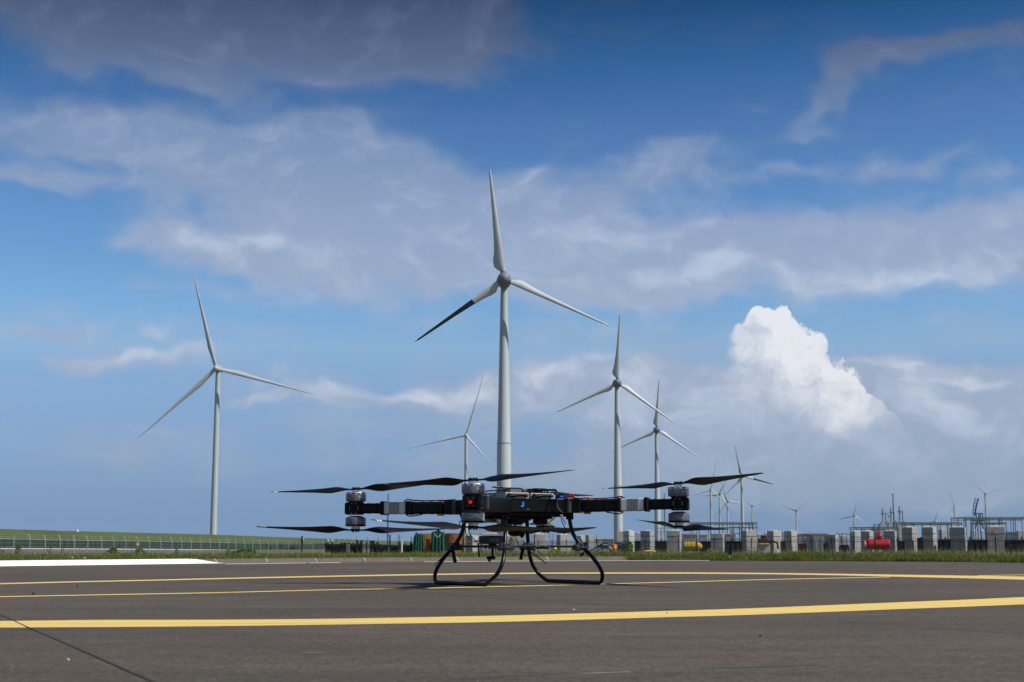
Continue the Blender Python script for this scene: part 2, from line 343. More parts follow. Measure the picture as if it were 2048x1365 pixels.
# ------------------------------------------------------------------ ground
TZ = -.95                                                       # land round the raised landing pad
edge_px = [(-420,1144.5),(-250,1141),(0,1135.6),(150,1133.4),(300,1131.2),(450,1129.2),(560,1127.9),(650,1126.8),(800,1125.2),(950,1124.0),(1100,1123.0),(1250,1122.4),(1400,1121.9),(1550,1122.2),(1700,1123.2),(1850,1124.0),(2048,1126.2),(2300,1131),(2600,1141)]
edge = [gnd(x, y) for x, y in edge_px]
def smooth_poly(pts, k=6):
    out = []
    for i in range(len(pts)-1):
        p0 = pts[max(i-1, 0)]; p1 = pts[i]; p2 = pts[i+1]; p3 = pts[min(i+2, len(pts)-1)]
        for j in range(k):
            t = j/k; out.append(.5*((2*p1)+(p2-p0)*t+(2*p0-5*p1+4*p2-p3)*t*t+(3*p1-p0-3*p2+p3)*t**3))
    return out+[pts[-1]]
edge = smooth_poly(edge, 5)
g = MB(); S = 30000
g.quad((-S,-S,TZ-.004), (S,-S,TZ-.004), (S,S,TZ-.004), (-S,S,TZ-.004)); tag(g.build('ground', GRD), kind='structure')
g = MB(); poly = [(p.x, p.y) for p in reversed(edge)]+[(-30,8),(-30,-30),(30,-30),(30,8)]
g.prism(poly, -.5, 0); tag(g.build('landing_pad', MT['asphalt']), kind='structure')
def off(i, d):        # outward normal offset of the pad edge
    a = edge[max(i-1,0)]; b = edge[min(i+1,len(edge)-1)]; t = (b-a).normalized(); return edge[i]+Vector((-t.y, t.x, 0))*d
# verge: flat shoulder behind the kerb, then a slope down to the land
vg = MB(); rows = [(0.0,-.006),(.12,.0),(.40,.066),(.9,.08),(5,.07),(14,.02),(24,-.2),(45,TZ)]
nE = len(edge); vs = []; fs = []
for d, z in rows:
    for i in range(nE): p = off(i, d); vs.append((p.x, p.y, z))
for r in range(len(rows)-1):
    for i in range(nE-1): fs.append((r*nE+i, r*nE+i+1, (r+1)*nE+i+1, (r+1)*nE+i))
vg.add(vs, fs); tag(vg.build('grass_bank', mat('verge_soil', (.10,.095,.05), .95, col2=(.07,.085,.03), vscale=3)), kind='structure')
# kerb: sloped concrete blocks, painted white on the left
kx0, kx1 = -420, 1252
k = MB()
def edge_at(px):   # pad edge point for a pixel column
    best = None
    for i in range(nE-1):
        a, b = edge[i], edge[i+1]
        ua, ub = 1024+F*a.x/a.y, 1024+F*b.x/b.y
        if ua <= px <= ub:
            t = (px-ua)/(ub-ua); p = a.lerp(b, t); tt = (b-a).normalized(); return p, Vector((-tt.y, tt.x, 0))
    return edge[0], Vector((0,1,0))
cols = list(range(-400, 1253, 7))
def strip(o, cols, prof, mi=0):
    pr = []
    for c_ in cols:
        # effective column uses x/y of the ground with the small forward-tilt factor
        p, nrm = edge_at(1024+(c_-1024)*math.cos(PITCH)*1.0 if False else c_)
        pr.append([p+nrm*a+Vector((0,0,z)) for a, z in prof])
    n = len(prof); vs = [v for r in pr for v in r]
    fs = [(i*n+j, (i+1)*n+j, (i+1)*n+j+1, i*n+j+1) for i in range(len(cols)-1) for j in range(n-1)]
    o.add(vs, fs, mi); return pr
kp = [(0,-.05),(.0,.012),(.02,.020),(.085,.082),(.12,.088),(.42,.085),(.42,-.05)]
strip(k, cols, kp, 0)
kerb = tag(k.build('kerb', KERB, smooth=True), kind='structure')
kw = MB(); dz = .005
strip(kw, [c for c in cols if c <= 384], [(a-.003, z+dz) for a, z in kp[1:5]])
# slanting end of the white paint
w2 = []
for c_ in range(384, 458, 6):
    fr = 1-(c_-384)/74
    p, nr = edge_at(c_); w2.append([p+nr*(a*1)+Vector((0,0,interp(a, [(0,.012),(.02,.020),(.085,.082),(.12,.088)])+dz+.001)) for a in (-.003, .02*min(1,fr*4), max(.02*min(1,fr*4)+.001, .0525*fr+.0005), max(.02*min(1,fr*4)+.002, .085*fr+.001), max(.02*min(1,fr*4)+.003, .12*fr))])
vs = [v for r in w2 for v in r]; kw.add(vs, [(i*5+j, (i+1)*5+j, (i+1)*5+j+1, i*5+j+1) for i in range(len(w2)-1) for j in range(4)])
tag(kw.build('kerb_white_paint', WHT), kind='structure')
kj = MB(); kl = MB()
joints = [-95,20,131,238,341,443,543,640,736,828,919,1010,1096,1180]
for jx in joints:
    p, nr = edge_at(jx); p2, _ = edge_at(jx+1.1 if jx > 400 else jx+.8)
    tgt = kl if jx > 400 else kj
    d1 = (p2-p)
    pr = [(a, z+(.007 if jx > 400 else .0085)) for a, z in kp[2:4]]
    # joints are cut square to the kerb
    for (a0, z0), (a1, z1) in zip(pr, pr[1:]):
        if jx > 400 and a1 > .31: continue
        tgt.quad(p+nr*a0+Vector((0,0,z0)), p+nr*a1+Vector((0,0,z1)), p+nr*a1+Vector((0,0,z1))+d1, p+nr*a0+Vector((0,0,z0))+d1)
tag(kj.build('kerb_dark_joints', TAR), kind='structure'); tag(kl.build('kerb_mortar_joints', mat('mortar_pale', (.50,.48,.46), .9)), kind='structure')
# thin white line at the foot of the kerb
tl = MB()
for a, b in ((455,690),(850,1420)):
    cs = list(range(a, b, 12)); strip(tl, cs, [(-.05,.003),(-.012,.0105),(-.004,.0115)])
tag(tl.build('white_edge_line', THINW), kind='structure')
# yellow painted circle lines: top and bottom edges read off the photograph, laid flat on the pad
def ground_band(name, tops, bots, m, z=.004, k=4):
    z *= .22
    a = smooth_poly([gnd(x, y, z) for x, y in tops], k); b = smooth_poly([gnd(x, y, z) for x, y in bots], k)
    o = MB(); n = len(a); o.add(a+b, [(i, i+1, n+i+1, n+i) for i in range(n-1)]); return tag(o.build(name, m), kind='structure')
ground_band('yellow_line', [(-500,1244),(-200,1243.2),(0,1242.3),(200,1240.2),(440,1239.8),(700,1237.4),(1000,1231.5),(1300,1223.3),(1500,1217),(1800,1204.8),(2048,1194.5),(2500,1172)],
            [(-500,1258),(-200,1257),(0,1255.6),(200,1254.6),(440,1252.6),(700,1249),(1000,1244.2),(1300,1235.7),(1500,1230),(1800,1218.6),(2048,1209),(2500,1188)], YEL)
ground_band('yellow_line', [(-400,1177),(-100,1170.2),(0,1166.8),(150,1163),(300,1159.9),(440,1156.4),(640,1152.2),(850,1148.3),(1050,1145.8),(1250,1145.2),(1450,1145.6),(1650,1147.6),(1800,1149.8),(1950,1152),(2048,1153.6),(2500,1164)],
            [(-400,1179.4),(-100,1172.6),(0,1169),(150,1165.2),(300,1162),(440,1158.7),(640,1154.6),(850,1150.7),(1050,1148.2),(1250,1147.7),(1450,1148.2),(1650,1150.6),(1800,1154),(1950,1157.4),(2048,1159.8),(2500,1175)], YEL)
ground_band('yellow_line', [(-400,1201),(0,1193),(200,1189.2),(440,1184.8),(640,1179.8),(850,1176),(1050,1171.6),(1250,1166.6),(1450,1161.2),(1600,1157.4),(1780,1154.0)],
            [(-400,1202.8),(0,1194.6),(200,1190.8),(440,1186.3),(640,1181.2),(850,1177.4),(1050,1172.9),(1250,1167.8),(1450,1162.4),(1600,1158.5),(1780,1155.0)], YEL, .003)
ground_band('yellow_line', [(1955,1151.3),(2048,1149.6),(2300,1146)], [(1955,1152.2),(2048,1150.6),(2300,1147.2)], YEL, .003)
# sealed joints in the asphalt
ground_band('tar_joint', [(-120,1184),(0,1229),(51,1251.5),(137,1288),(239,1332.5),(308,1362),(430,1412)], [(-120,1185.6),(0,1231),(51,1253.8),(137,1290.8),(239,1336),(308,1366),(430,1417.5)], TAR, .0055)
FJ = mat('faint_joint', (.058,.051,.044), .9, var=.1)
ground_band('asphalt_seam', [(700,1180),(850,1186.2),(1000,1196.4),(1150,1205.3),(1300,1215.3),(1385,1221)], [(700,1180.6),(850,1186.9),(1000,1197.2),(1150,1206.2),(1300,1216.4),(1385,1222.2)], FJ, .003)
ground_band('asphalt_seam', [(1690,1241.5),(1760,1246),(1822,1251.4)], [(1690,1242.6),(1760,1247.4),(1822,1253)], FJ, .003)
ground_band('asphalt_seam', [(1860,1254.6),(1950,1260.5),(2048,1266.5),(2200,1276)], [(1860,1255.8),(1950,1262),(2048,1268.2),(2200,1278)], FJ, .003)
ground_band('asphalt_seam', [(900,1357),(1000,1352),(1060,1349.6),(1150,1346)], [(900,1359),(1000,1354),(1060,1351.6),(1150,1347.4)], FJ, .003)
ground_band('asphalt_seam', [(1400,1336.5),(1470,1334.5),(1560,1331),(1640,1328)], [(1400,1338),(1470,1336.4),(1560,1333),(1640,1329.3)], FJ, .003)
ground_band('chalk_mark', [(1165,1346.5),(1215,1344.6),(1260,1343)], [(1165,1348.0),(1215,1346.2),(1260,1344.4)], mat('chalk_grey', (.20,.19,.175), .9, var=.3, vscale=30), .003)
ground_band('rust_stain', [(596,1304.6),(620,1302.8),(648,1303.4)], [(596,1306),(620,1309),(648,1306.8)], mat('rust_brown_stain', (.092,.064,.043), .9, var=.1), .003)
# pebbles and litter
rnd = random.Random(4)
def pebble(px, py, r, m, label):
    p = gnd(px, py); o = MB(); bm = bmesh.new(); bmesh.ops.create_icosphere(bm, subdivisions=2, radius=1)
    for v in bm.verts: v.co *= 1+rnd.uniform(-.18,.18)
    o.add([p+Vector((v.co.x*r*.42, v.co.y*r*.36, v.co.z*r*.26+r*.2)) for v in bm.verts], [tuple(v.index for v in f.verts) for f in bm.faces]); bm.free()
    tag(o.build('pebble', m, smooth=True), label, 'pebble')
PB = mat('pebble_dark', (.03,.028,.022), .9); PL = mat('pebble_pale', (.40,.37,.30), .9)
pebble(154,1173.6,.018,PB,'small black stone between the two thin yellow lines at far left')
pebble(67,1189,.024,PB,'dark clod beside the thin yellow line at the left edge')
pebble(387,1189.5,.014,PB,'tiny dark stone under the thinnest yellow line, left of the drone')
pebble(1147,1221.5,.016,PL,'pale broken stone just above the broad yellow line below the drone')
pebble(1258,1198.6,.010,PL,'tiny pale pebble on the asphalt to the right of the skids')
pebble(1334,1227.6,.010,PB,'black speck of grit lying on the broad yellow line')
pebble(1521,1273,.011,PB,'brown stone on the asphalt right of centre below the broad line')
pebble(136,1321.6,.011,PL,'pale pebble in the left foreground beside the tar joint')
pebble(1849,1125.6,.02,PB,'dark stone at the far edge of the pad in front of the grass')
# ------------------------------------------------------------------ wind turbines
E82 = [(0,1.9,.95),(.03,2.0,1.0),(.055,3.2,1.15),(.09,4.3,1.25),(.14,4.2,1.15),(.22,3.3,1.0),(.35,2.6,.9),(.55,1.9,.75),(.8,1.25,.55),(.95,.85,.42),(.99,.6,.3),(1,.25,.12)]
SLIM = [(0,2.4,1.2),(.04,2.4,1.2),(.1,3.0,1.25),(.2,3.6,1.25),(.3,3.0,1.05),(.5,2.1,.8),(.75,1.25,.5),(.92,.65,.28),(.985,.35,.16),(1,.12,.06)]
def turbine(hub, tips, d, bx, w_top, w_base, style, label, dark=None, ring=None, bend=0.0, lod=1, hubm=None, greyhub=True, ws=1.0):
    H = at(hub[0], hub[1], d); t = thing('wind_turbine', label, 'wind turbine', (H.x, d+6, TZ), 0, 'wind turbines standing beyond the pad')
    L = sum((at(x, y, d)-H).length for x, y in tips)/3; sc = L/41.0 if style is E82 else L/60.0
    tm = MB(); base = at(bx, 1085, d+6); Zt = H.z-1.2*sc; n = 32 if lod else 12
    if ring:
        prof = [(w_base/2, TZ-.5), (w_base/2*.985, 4), (ring[1]/2*1.02, ring[0]), (ring[1]/2*.965, ring[0]+.5), (w_top/2, Zt)]
        zr_ = sorted(prof, key=lambda q: q[1])
    else: zr_ = [(w_base/2, TZ-.5), (lerp(w_base, w_top, .5)/2, lerp(TZ, Zt, .5)), (w_top/2, Zt)]
    tm.lathe(zr_, (H.x, d+6, 0), n); tower = tm.build('tower', TWHITE, t, smooth=True)
    if ring:
        r_ = MB(); r_.lathe([(ring[1]/2*1.035, ring[0]-.35), (ring[1]/2*1.045, ring[0]-.1), (ring[1]/2*1.045, ring[0]+.1), (ring[1]/2*1.03, ring[0]+.3)], (H.x, d+6, 0), n); r_.build('flange', mat('flange_grey', (.33,.36,.37), .5), tower, smooth=True)
    hr = (2.35 if style is E82 else 1.7)*sc
    nb = MB(); prof = []
    for i in range(10):
        a = i/9; prof.append((hr*math.sqrt(max(0, 1-(1-a)**2))*1.0+.02, -hr*(1-a)*1.05))
    if style is E82: prof += [(hr*1.05, 1.2*sc), (hr*1.18, 4*sc), (hr*1.05, 7*sc), (hr*.6, 9.5*sc), (.1, 10.5*sc)]
    else: prof += [(hr, 1.0*sc), (hr*.95, 2.2*sc)]
    ry = Matrix.Rotation(-math.pi/2, 3, 'X')
    nm = HUBG if greyhub else WHITE
    hb = MB(); hb.lathe([p for p in prof if p[1] <= .01]+[(hr, .8*sc)], H, 20 if lod else 10, ry); hub_o = hb.build('hub', nm, t, smooth=True, angle=50)
    if style is E82: nb.lathe([(hr*.9, .9*sc)]+[p for p in prof if p[1] > 1*sc], H, 20 if lod else 10, ry); nb.build('nacelle', nm if greyhub else WHITE, t, smooth=True)
    else:
        nb.box(H+Vector((0, 6.2*sc, .5*sc)), (3.4*sc, 10*sc, 3.6*sc)); nb.build('nacelle', WHITE, t, bevel=.4*sc)
    for bi, (x, y) in enumerate(tips):
        T_ = at(x, y, d); a = (T_-H); BL = a.length; a.normalize(); c = Vector((-a.z, 0, a.x)); th = Vector((0, 1, 0))
        b = MB(); K = 12; rings = []; mi = []
        tab = style
        ts = sorted(set([q[0] for q in tab]+([.315,.32,.965,.97] if dark == bi else [])+[.4,.65,.9]))
        for q in ts:
            ch = interp(q, [(p[0], p[1]) for p in tab])*sc*(1 if q < .05 else ws*(.76 if style is E82 and lod and bi else 1)); tk = interp(q, [(p[0], p[2]) for p in tab])*sc
            root = tab[0][1]*sc/2
            tw = R(interp(q, [(0, 24), (.2, 16), (.5, 6), (1, 1)])); cd2 = c*math.cos(tw)+th*math.sin(tw); td = th*math.cos(tw)-c*math.sin(tw)
            o = H+a*(hr*.75+(BL-hr*.75)*q)+Vector((0, -bend*q*q*BL, 0))+c*(bend*q*q*BL*.9)
            off_ = ch/2-root*(1-.55*q)
            rg = []
            for j in range(K):
                an = 2*math.pi*j/K; rg.append(o+cd2*(off_+math.cos(an)*ch/2)+td*(math.sin(an)*tk/2*(1-.45*max(0, math.cos(an))*(1 if q > .06 else 0))))
            rings.append(rg); mi.append(1 if (dark == bi and .317 < q < .966) else 0)
        vs = [v for r_ in rings for v in r_]
        for i in range(len(rings)-1):
            b.add([], [], 0)
        o0 = 0; b.v = vs
        for i in range(len(rings)-1):
            for j in range(K): b.f.append((i*K+j, i*K+(j+1) % K, (i+1)*K+(j+1) % K, (i+1)*K+j)); b.mi.append(1 if mi[i] and (mi[i+1] or True) else 0)
        b.f += [tuple(range(K-1, -1, -1)), tuple(range((len(rings)-1)*K, len(rings)*K))]; b.mi += [0, 0]
        bo = b.build('blade', [WHITE, BLK] if dark == bi else WHITE, t, smooth=True, angle=60)
        if dark == bi: bo['label'] = 'blade with its outer two thirds painted black'
        if style is E82 and lod:
            kk = MB(); kk.tube([H+a*hr*.7, H+a*(hr*.7+1.1*sc)], style[0][1]*sc/2*1.12, 16); kk.build('blade_root_collar', HUBG, bo, smooth=True)
    return t
turbine((1008,558), [(979,340),(1216,650),(830,685)], 531, 1004, 2.55, 5.7, E82, 'tallest white wind turbine in the centre, its lower left blade painted black', dark=2, ring=(at(1004,887,537).z, 5.15))
turbine((432,737), [(384,542),(630,788),(277,878)], 830, 424, 2.7, 4.0, SLIM, 'slender white wind turbine standing alone behind the green dike on the left', greyhub=False, ws=.85)
turbine((1235,766), [(1240,629),(1351,847),(1114,825)], 850, 1234, 2.5, 5.6, E82, 'white wind turbine with grey hub, first right of the tallest one', ring=(at(1234,972,856).z, 4.9))
turbine((1314,860), [(1318,760),(1398,915),(1223,904)], 1170, 1314, 2.5, 5.4, E82, 'white wind turbine with grey hub just behind the right motor of the drone', ring=(at(1314,1011,1176).z, 4.7))
turbine((932,871), [(969,748),(993,940),(808,899)], 1330, 930, 2.9, 4.2, SLIM, 'distant white wind turbine with long bent thin blades, left of the tallest tower', greyhub=False, bend=.02, ws=.55)
turbine((1422,980), [(1434.7,912.7),(1473,1024),(1376,996)], 2440, 1422, 3.4, 4.6, SLIM, 'white turbine with pale hub, nearest of the cluster right of the drone', greyhub=False, lod=0, ws=.6)
turbine((1439.6,989), [(1459.5,948),(1467,1030),(1394,993)], 2600, 1440, 2.8, 4.6, E82, 'grey hubbed distant turbine second from the left in the cluster right of the drone', lod=0)
turbine((1455.6,1003.5), [(1442.5,966.5),(1497,1011),(1429,1034)], 2920, 1456, 2.8, 4.6, E82, 'distant turbine third from the left in the cluster right of the drone, one blade level', lod=0)
turbine((1484.5,953), [(1469,890),(1548,969.4),(1445.5,995)], 1800, 1486, 2.7, 5.2, E82, 'wind turbine right of the drone whose right hand blade is painted dark', dark=1, lod=0)
turbine((1505,1013), [(1489,999),(1542,1003),(1498,1044.6)], 3160, 1505, 2.8, 4.8, E82, 'small far turbine with one blade hanging down just right of the dark-bladed one', lod=0)
turbine((1593.3,1021.7), [(1560.7,1010.4),(1620,999.6),(1601,1055)], 3250, 1593, 3.2, 5.0, E82, 'small far turbine with its blades in a Y above the grey block stacks', lod=0)
turbine((1708.4,1031.3), [(1714.6,999.6),(1733.6,1051),(1679,1039.3)], 3650, 1708.5, 3.0, 5.0, E82, 'small far turbine with a dark left blade, left of the power station stacks', dark=2, lod=0)
turbine((1779.6,1032.7), [(1761,1011),(1811,1030),(1775,1060)], 4000, 1780, 3.0, 5.0, E82, 'faint turbine half hidden among the three power station stacks', lod=0)
turbine((1870.5,1042.8), [(1878.6,1014.8),(1890,1058),(1844,1047)], 4500, 1870.5, 3.0, 5.0, E82, 'faint low turbine halfway between the power station and the blue crane', lod=0)
turbine((1909.5,1012.3), [(1894.5,973.7),(1942,1018.5),(1883.6,1042.5)], 4070, 1910, 4.0, 5.5, SLIM, 'far turbine with thin blades just left of the blue crane', greyhub=False, lod=0, ws=.6)
turbine((1972,988), [(1931,957),(2023,970),(1967,1030)], 3230, 1973, 4.0, 5.5, SLIM, 'far turbine with thin blades just right of the blue crane, farthest right of all', greyhub=False, lod=0, ws=.6)
# ------------------------------------------------------------------ dike, road and fences on the left
ck = [(-900,1035),(-500,1046),(-250,1052),(0,1058.2),(120,1062),(300,1066.6),(430,1069.8),(540,1074),(650,1077.8),(760,1081.5),(850,1084),(1000,1088.2),(1150,1091.5)]
CZ = 6.2; crest = []
for x, y in ck:
    dd = ray(x, y); s_ = (CZ-CAM_H)/dd.z; crest.append(Vector((0,0,CAM_H))+dd*s_)
crest.insert(0, crest[0]+(crest[0]-crest[1]).normalized()*900)
dk = MB(); nn = len(crest); rings = []
for i, p in enumerate(crest):
    a = crest[max(i-1,0)]; b = crest[min(i+1,nn-1)]; t_ = (b-a).normalized(); nr = Vector((t_.y, -t_.x, 0))
    rings.append([p-nr*26+Vector((0,0,-CZ-1)), p-nr*4, p+Vector((0,0,0)), p+nr*10+Vector((0,0,-2.2)), p+nr*24+Vector((0,0,-CZ+TZ-.02))])
vs = [v for r_ in rings for v in r_]; dk.add(vs, [(i*5+j, (i+1)*5+j, (i+1)*5+j+1, i*5+j+1) for i in range(nn-1) for j in range(4)])
tag(dk.build('dike', DIKE, smooth=True), kind='structure')
def emb(name, tops, bots, m, z0=-1.3):
    a = [at(*q) for q in tops]; b = [at(*q) for q in bots]; o = MB(); n = len(a)
    o.add(a+b, [(n+i, n+i+1, i+1, i) for i in range(n-1)])
    o.add(b+[Vector((p.x, p.y, z0)) for p in b], [(n+i, n+i+1, i+1, i) for i in range(n-1)]); return tag(o.build(name, m), kind='structure')
emb('road', [(-500,1096,360),(0,1098.3,400),(300,1099.6,480),(650,1102.4,560),(850,1103,600)], [(-500,1103.5,230),(0,1104.2,250),(300,1105,270),(650,1105.6,300),(850,1106,320)], mat('road_grey', (.105,.10,.095), .9, var=.12, vscale=.2))
emb('road_verge', [(-500,1103.3,229),(0,1104.0,249),(300,1104.8,269),(650,1105.4,299),(850,1105.8,319)], [(-500,1112,110),(0,1113,115),(300,1113,120),(650,1113,125),(850,1113,125)], mat('dry_verge', (.12,.085,.06), .95, col2=(.09,.10,.04), vscale=.8))
bt = thing('road_barrier', 'long low pale concrete barrier between the road and the dark green fence', 'barrier', at(300,1100,475))
for seg in range(-10, 41):
    x0 = seg*17.5; x1 = x0+16.6; d0 = interp(x0, [(-200,385),(0,402),(650,560)]); d1 = interp(x1, [(-200,385),(0,402),(650,560)])
    yb = lambda x: interp(x, [(0,1098.6),(300,1100),(650,1102.8)]); m_ = MB(); A = at(x0, yb(x0), d0); B = at(x1, yb(x1), d1); t_ = (B-A).normalized(); nr = Vector((-t_.y, t_.x, 0)); up = Vector((0,0,1))
    sec = [(-.3,-.6),(-.3,.02),(-.1,.28),(.1,.28),(.3,.02),(.3,-.6)]
    vs = [P+nr*q[0]+up*q[1] for P in (A, B) for q in sec]; m_.add(vs, [(j, (j+1) % 6, 6+(j+1) % 6, 6+j) for j in range(6)]+[(5,4,3,2,1,0),(6,7,8,9,10,11)])
    m_.build('barrier_segment', CON, bt)
# dark green security fence at the foot of the dike
gf = thing('security_fence', 'tall dark green mesh fence along the foot of the dike', 'fence', at(0,1098,415))
GX = [(-400,1069,1097,330),(0,1075.5,1098,415),(300,1081,1100,490),(600,1085,1102.5,575),(850,1088.5,1104,640)]
def gfx(x): return [interp(x, [(q[0], q[i]) for q in GX]) for i in (1,2,3)]
pxs = []; x = -300
while x < 845: pxs.append(x); x += interp(x, [(-300,17),(0,14),(300,11),(600,9)])
pan = MB(); po_i = 0
for i, x in enumerate(pxs):
    yt, yb_, d_ = gfx(x); top = at(x, yt, d_); bot = at(x, yb_, d_); bot = Vector((top.x, top.y, bot.z-.6)); top.z = top.z
    pm = MB(); pm.box(((top.x), top.y-.1, (top.z+bot.z)/2), (.14,.14,top.z-bot.z)); pm.build('fence_post', GREENF, gf)
    if i+1 < len(pxs):
        x2 = pxs[i+1]; y2, b2, d2 = gfx(x2); T2 = at(x2, y2, d2); B2 = at(x2, b2, d2); kq = 15; h0 = top.z-.45; zb = bot.z
        for q in range(kq):
            f_ = q/kq; f2 = f_+.9/kq; P = top.lerp(T2, f_); Q = top.lerp(T2, f2); pan.add([(P.x,P.y,zb),(Q.x,Q.y,zb),(Q.x,Q.y,Q.z-.45),(P.x,P.y,P.z-.45)], [(0,1,2,3)])
pan.build('fence_mesh', GREENF, gf)
# galvanised chain link fence with cranked barbed wire arms
cf = thing('chain_link_fence', 'galvanised chain link fence with cranked barbed wire arms along the left verge', 'fence', at(0,1110,176))
cpx = [-65,-30,-2,28,60.5,91,121,149.5,176,204,228,252,276,299,322,344,363.6,383,402.5,421.5,439.6,456.5,472.6,489.7,505.4,521,537,554,577.7,604,626.4]
cD = [(-70,160),(0,176),(150,215),(300,262),(450,340),(554,430),(650,520)]
cY = [(-70,1075.6),(0,1077.6),(150,1081),(300,1083),(450,1085.8),(554,1088.2),(650,1088.2)]
tops = []
for i, x in enumerate(cpx):
    d_ = interp(x, cD); T_ = at(x, interp(x, cY), d_); tops.append(T_); B_ = Vector((T_.x, T_.y, -1.3)); w = .045+d_*.00007
    sgn = -1 if x < 560 else 1
    al = (interp(x, [(0,10),(300,9.5),(554,7),(650,6)])/2903*d_)
    if i in (3,): sgn = .05
    pm = MB(); pm.tube([B_, T_, T_+Vector((sgn*al*.42, 0, al))], w, 6); pm.build('fence_post', GALV, cf)
rl = MB(); rl.tube([t_+Vector((0,0,-.02)) for t_ in tops], .05, 5); rl.build('top_rail', GALV, cf)
wr = MB()
for f_ in (.45, .95):
    wr.tube([t_+Vector((-(1 if x < 560 else -1)*interp(x, [(0,10),(554,7)])/2903*interp(x, cD)*.42*f_, 0, f_*interp(x, [(0,10),(554,7)])/2903*interp(x, cD))) for x, t_ in zip(cpx, tops)], .008, 4)
for z_ in (.5, 1.0): wr.tube([t_+Vector((0,0,-z_)) for t_ in tops], .010, 4)
wr.build('wire', GALV, cf)
sg = thing('round_sign', 'round red and white traffic sign on the left fence line', 'sign', at(276,1092,240)); P = at(276,1088.5,240)
q = MB(); q.tube([P, P+Vector((0,.04,0))], .36, 20); q.build('sign_face', mat('sign_white', (.7,.6,.6), .5), sg)
q = MB(); q.lathe([(.28,0),(.38,0),(.38,.03),(.28,.03)], P+Vector((0,-.03,0)), 20, Matrix.Rotation(-math.pi/2,3,'X')); 
q.f = q.f[:-2]; q.mi = q.mi[:-2]; q.build('red_ring', mat('sign_red', (.5,.03,.03), .5), sg)
q = MB(); q.tube([P+Vector((0,.08,.3)), Vector((P.x,P.y+.08,-1.3))], .04, 6); q.build('post', GALV, sg)
sb = thing('white_hut', 'tiny white dome shaped cabin on the crest of the dike', 'cabin', at(155,1062,560)); P = at(155,1061.4,560)
q = MB(); q.lathe([(.4,-.5),(.42,.05),(.3,.2),(.14,.28),(.02,.3)], P, 12); q.build('dome', mat('white_shell',(.8,.8,.8),.5), sb, smooth=True)
dp = thing('signal_post', 'dark post with a black box on top among the left fence posts', 'post', at(604,1110,150))
P = at(604,1080,150); q = MB(); q.tube([Vector((P.x,P.y,-1.2)), P], .07, 8); q.build('post', BLACKF, dp); q = MB(); q.box(P+Vector((0,0,.0)), (.2,.2,.75)); q.build('box', BLACKF, dp, bevel=.02)
q = MB(); q.tube([P+Vector((.12,-.1,.1)), P+Vector((.12,.1,.1))], .1, 10); q.build('lamp', mat('lamp_white', (.6,.62,.6), .4), dp)
# ------------------------------------------------------------------ middle distance things behind the left half of the drone
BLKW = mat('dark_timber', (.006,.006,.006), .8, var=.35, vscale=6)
def pole(px, ytop, ybot, d, r, label, name='lamp_post', cat='lamp post', head=None, m=None, grp=None):
    T_ = at(px, ytop, d); t = thing(name, label, cat, (T_.x, d, -1.2), 0, grp)
    q = MB(); q.tube([Vector((T_.x,d,-1.2)), Vector((T_.x,d,lerp(-1.2,T_.z,.5))), T_], [r*1.25, r, r*.75], 8); q.build('pole', m or GALV, t, smooth=True)
    if head:
        q = MB(); q.box(T_+Vector((0,0,-.02)), (head, head*.35, head*.09)); q.box(T_+Vector((0,0,-head*.1)), (head*.3, head*.2, head*.1)); q.build('lamp_head', m or STEELG, t, bevel=.01)
    return t
DKG = mat('pole_dark_grey', (.10,.11,.12), .5, .3)
pole(776.5, 989, 1108, 150, .075, 'tall thin lamp post left of the drone with a flat lamp head', head=.28, m=DKG)
pole(1328.5, 988, 1090, 300, .11, 'tall thin lamp post between the two motors on the right of the drone', head=.6, m=DKG)
pole(1785.5, 988.5, 1052, 420, .19, 'tall dark lamp post rising in front of the power station stacks', head=1.0, m=DKG)
pole(780, 1070, 1108, 160, .10, 'dark camera pole standing directly beside the tall lamp post left of the drone', 'camera_pole', 'pole', head=.35, m=BLACKF)
pole(803.6, 1080, 1107, 130, .09, 'thick white post left of the netted rust-brown bundles', 'white_post', 'post', m=mat('post_white', (.62,.62,.6), .6))
pole(822.5, 1074, 1106, 150, .05, 'thin dark post just left of the green net', 'dark_post', 'post', m=BLACKF)
pole(733.5, 1084, 1108, 145, .09, 'stout black post between the two dark timber racks', 'dark_post', 'post', m=BLACKF)
for i, (x, y) in enumerate([(652,1076.5),(662.5,1075.5),(672.5,1076.5),(684.5,1077.5),(695.5,1078),(713.5,1074.5),(734.5,1074.5),(756.5,1074)]):
    pole(x, y, 1100, 170, .03, ['thin stake at the left end of the long black rack','thin stake over the gap between the two white lamp globes','thin stake just right of the second white lamp globe','thin stake left of the ladder behind the long rack','thin stake standing above the ladder','thin stake by the tall right posts of the long rack','thin stake over the gap between the two larger racks','thin stake at the right end of the shorter rack'][i], 'fence_stake', 'stake', m=BLACKF, grp='thin stakes behind the dark timber racks')
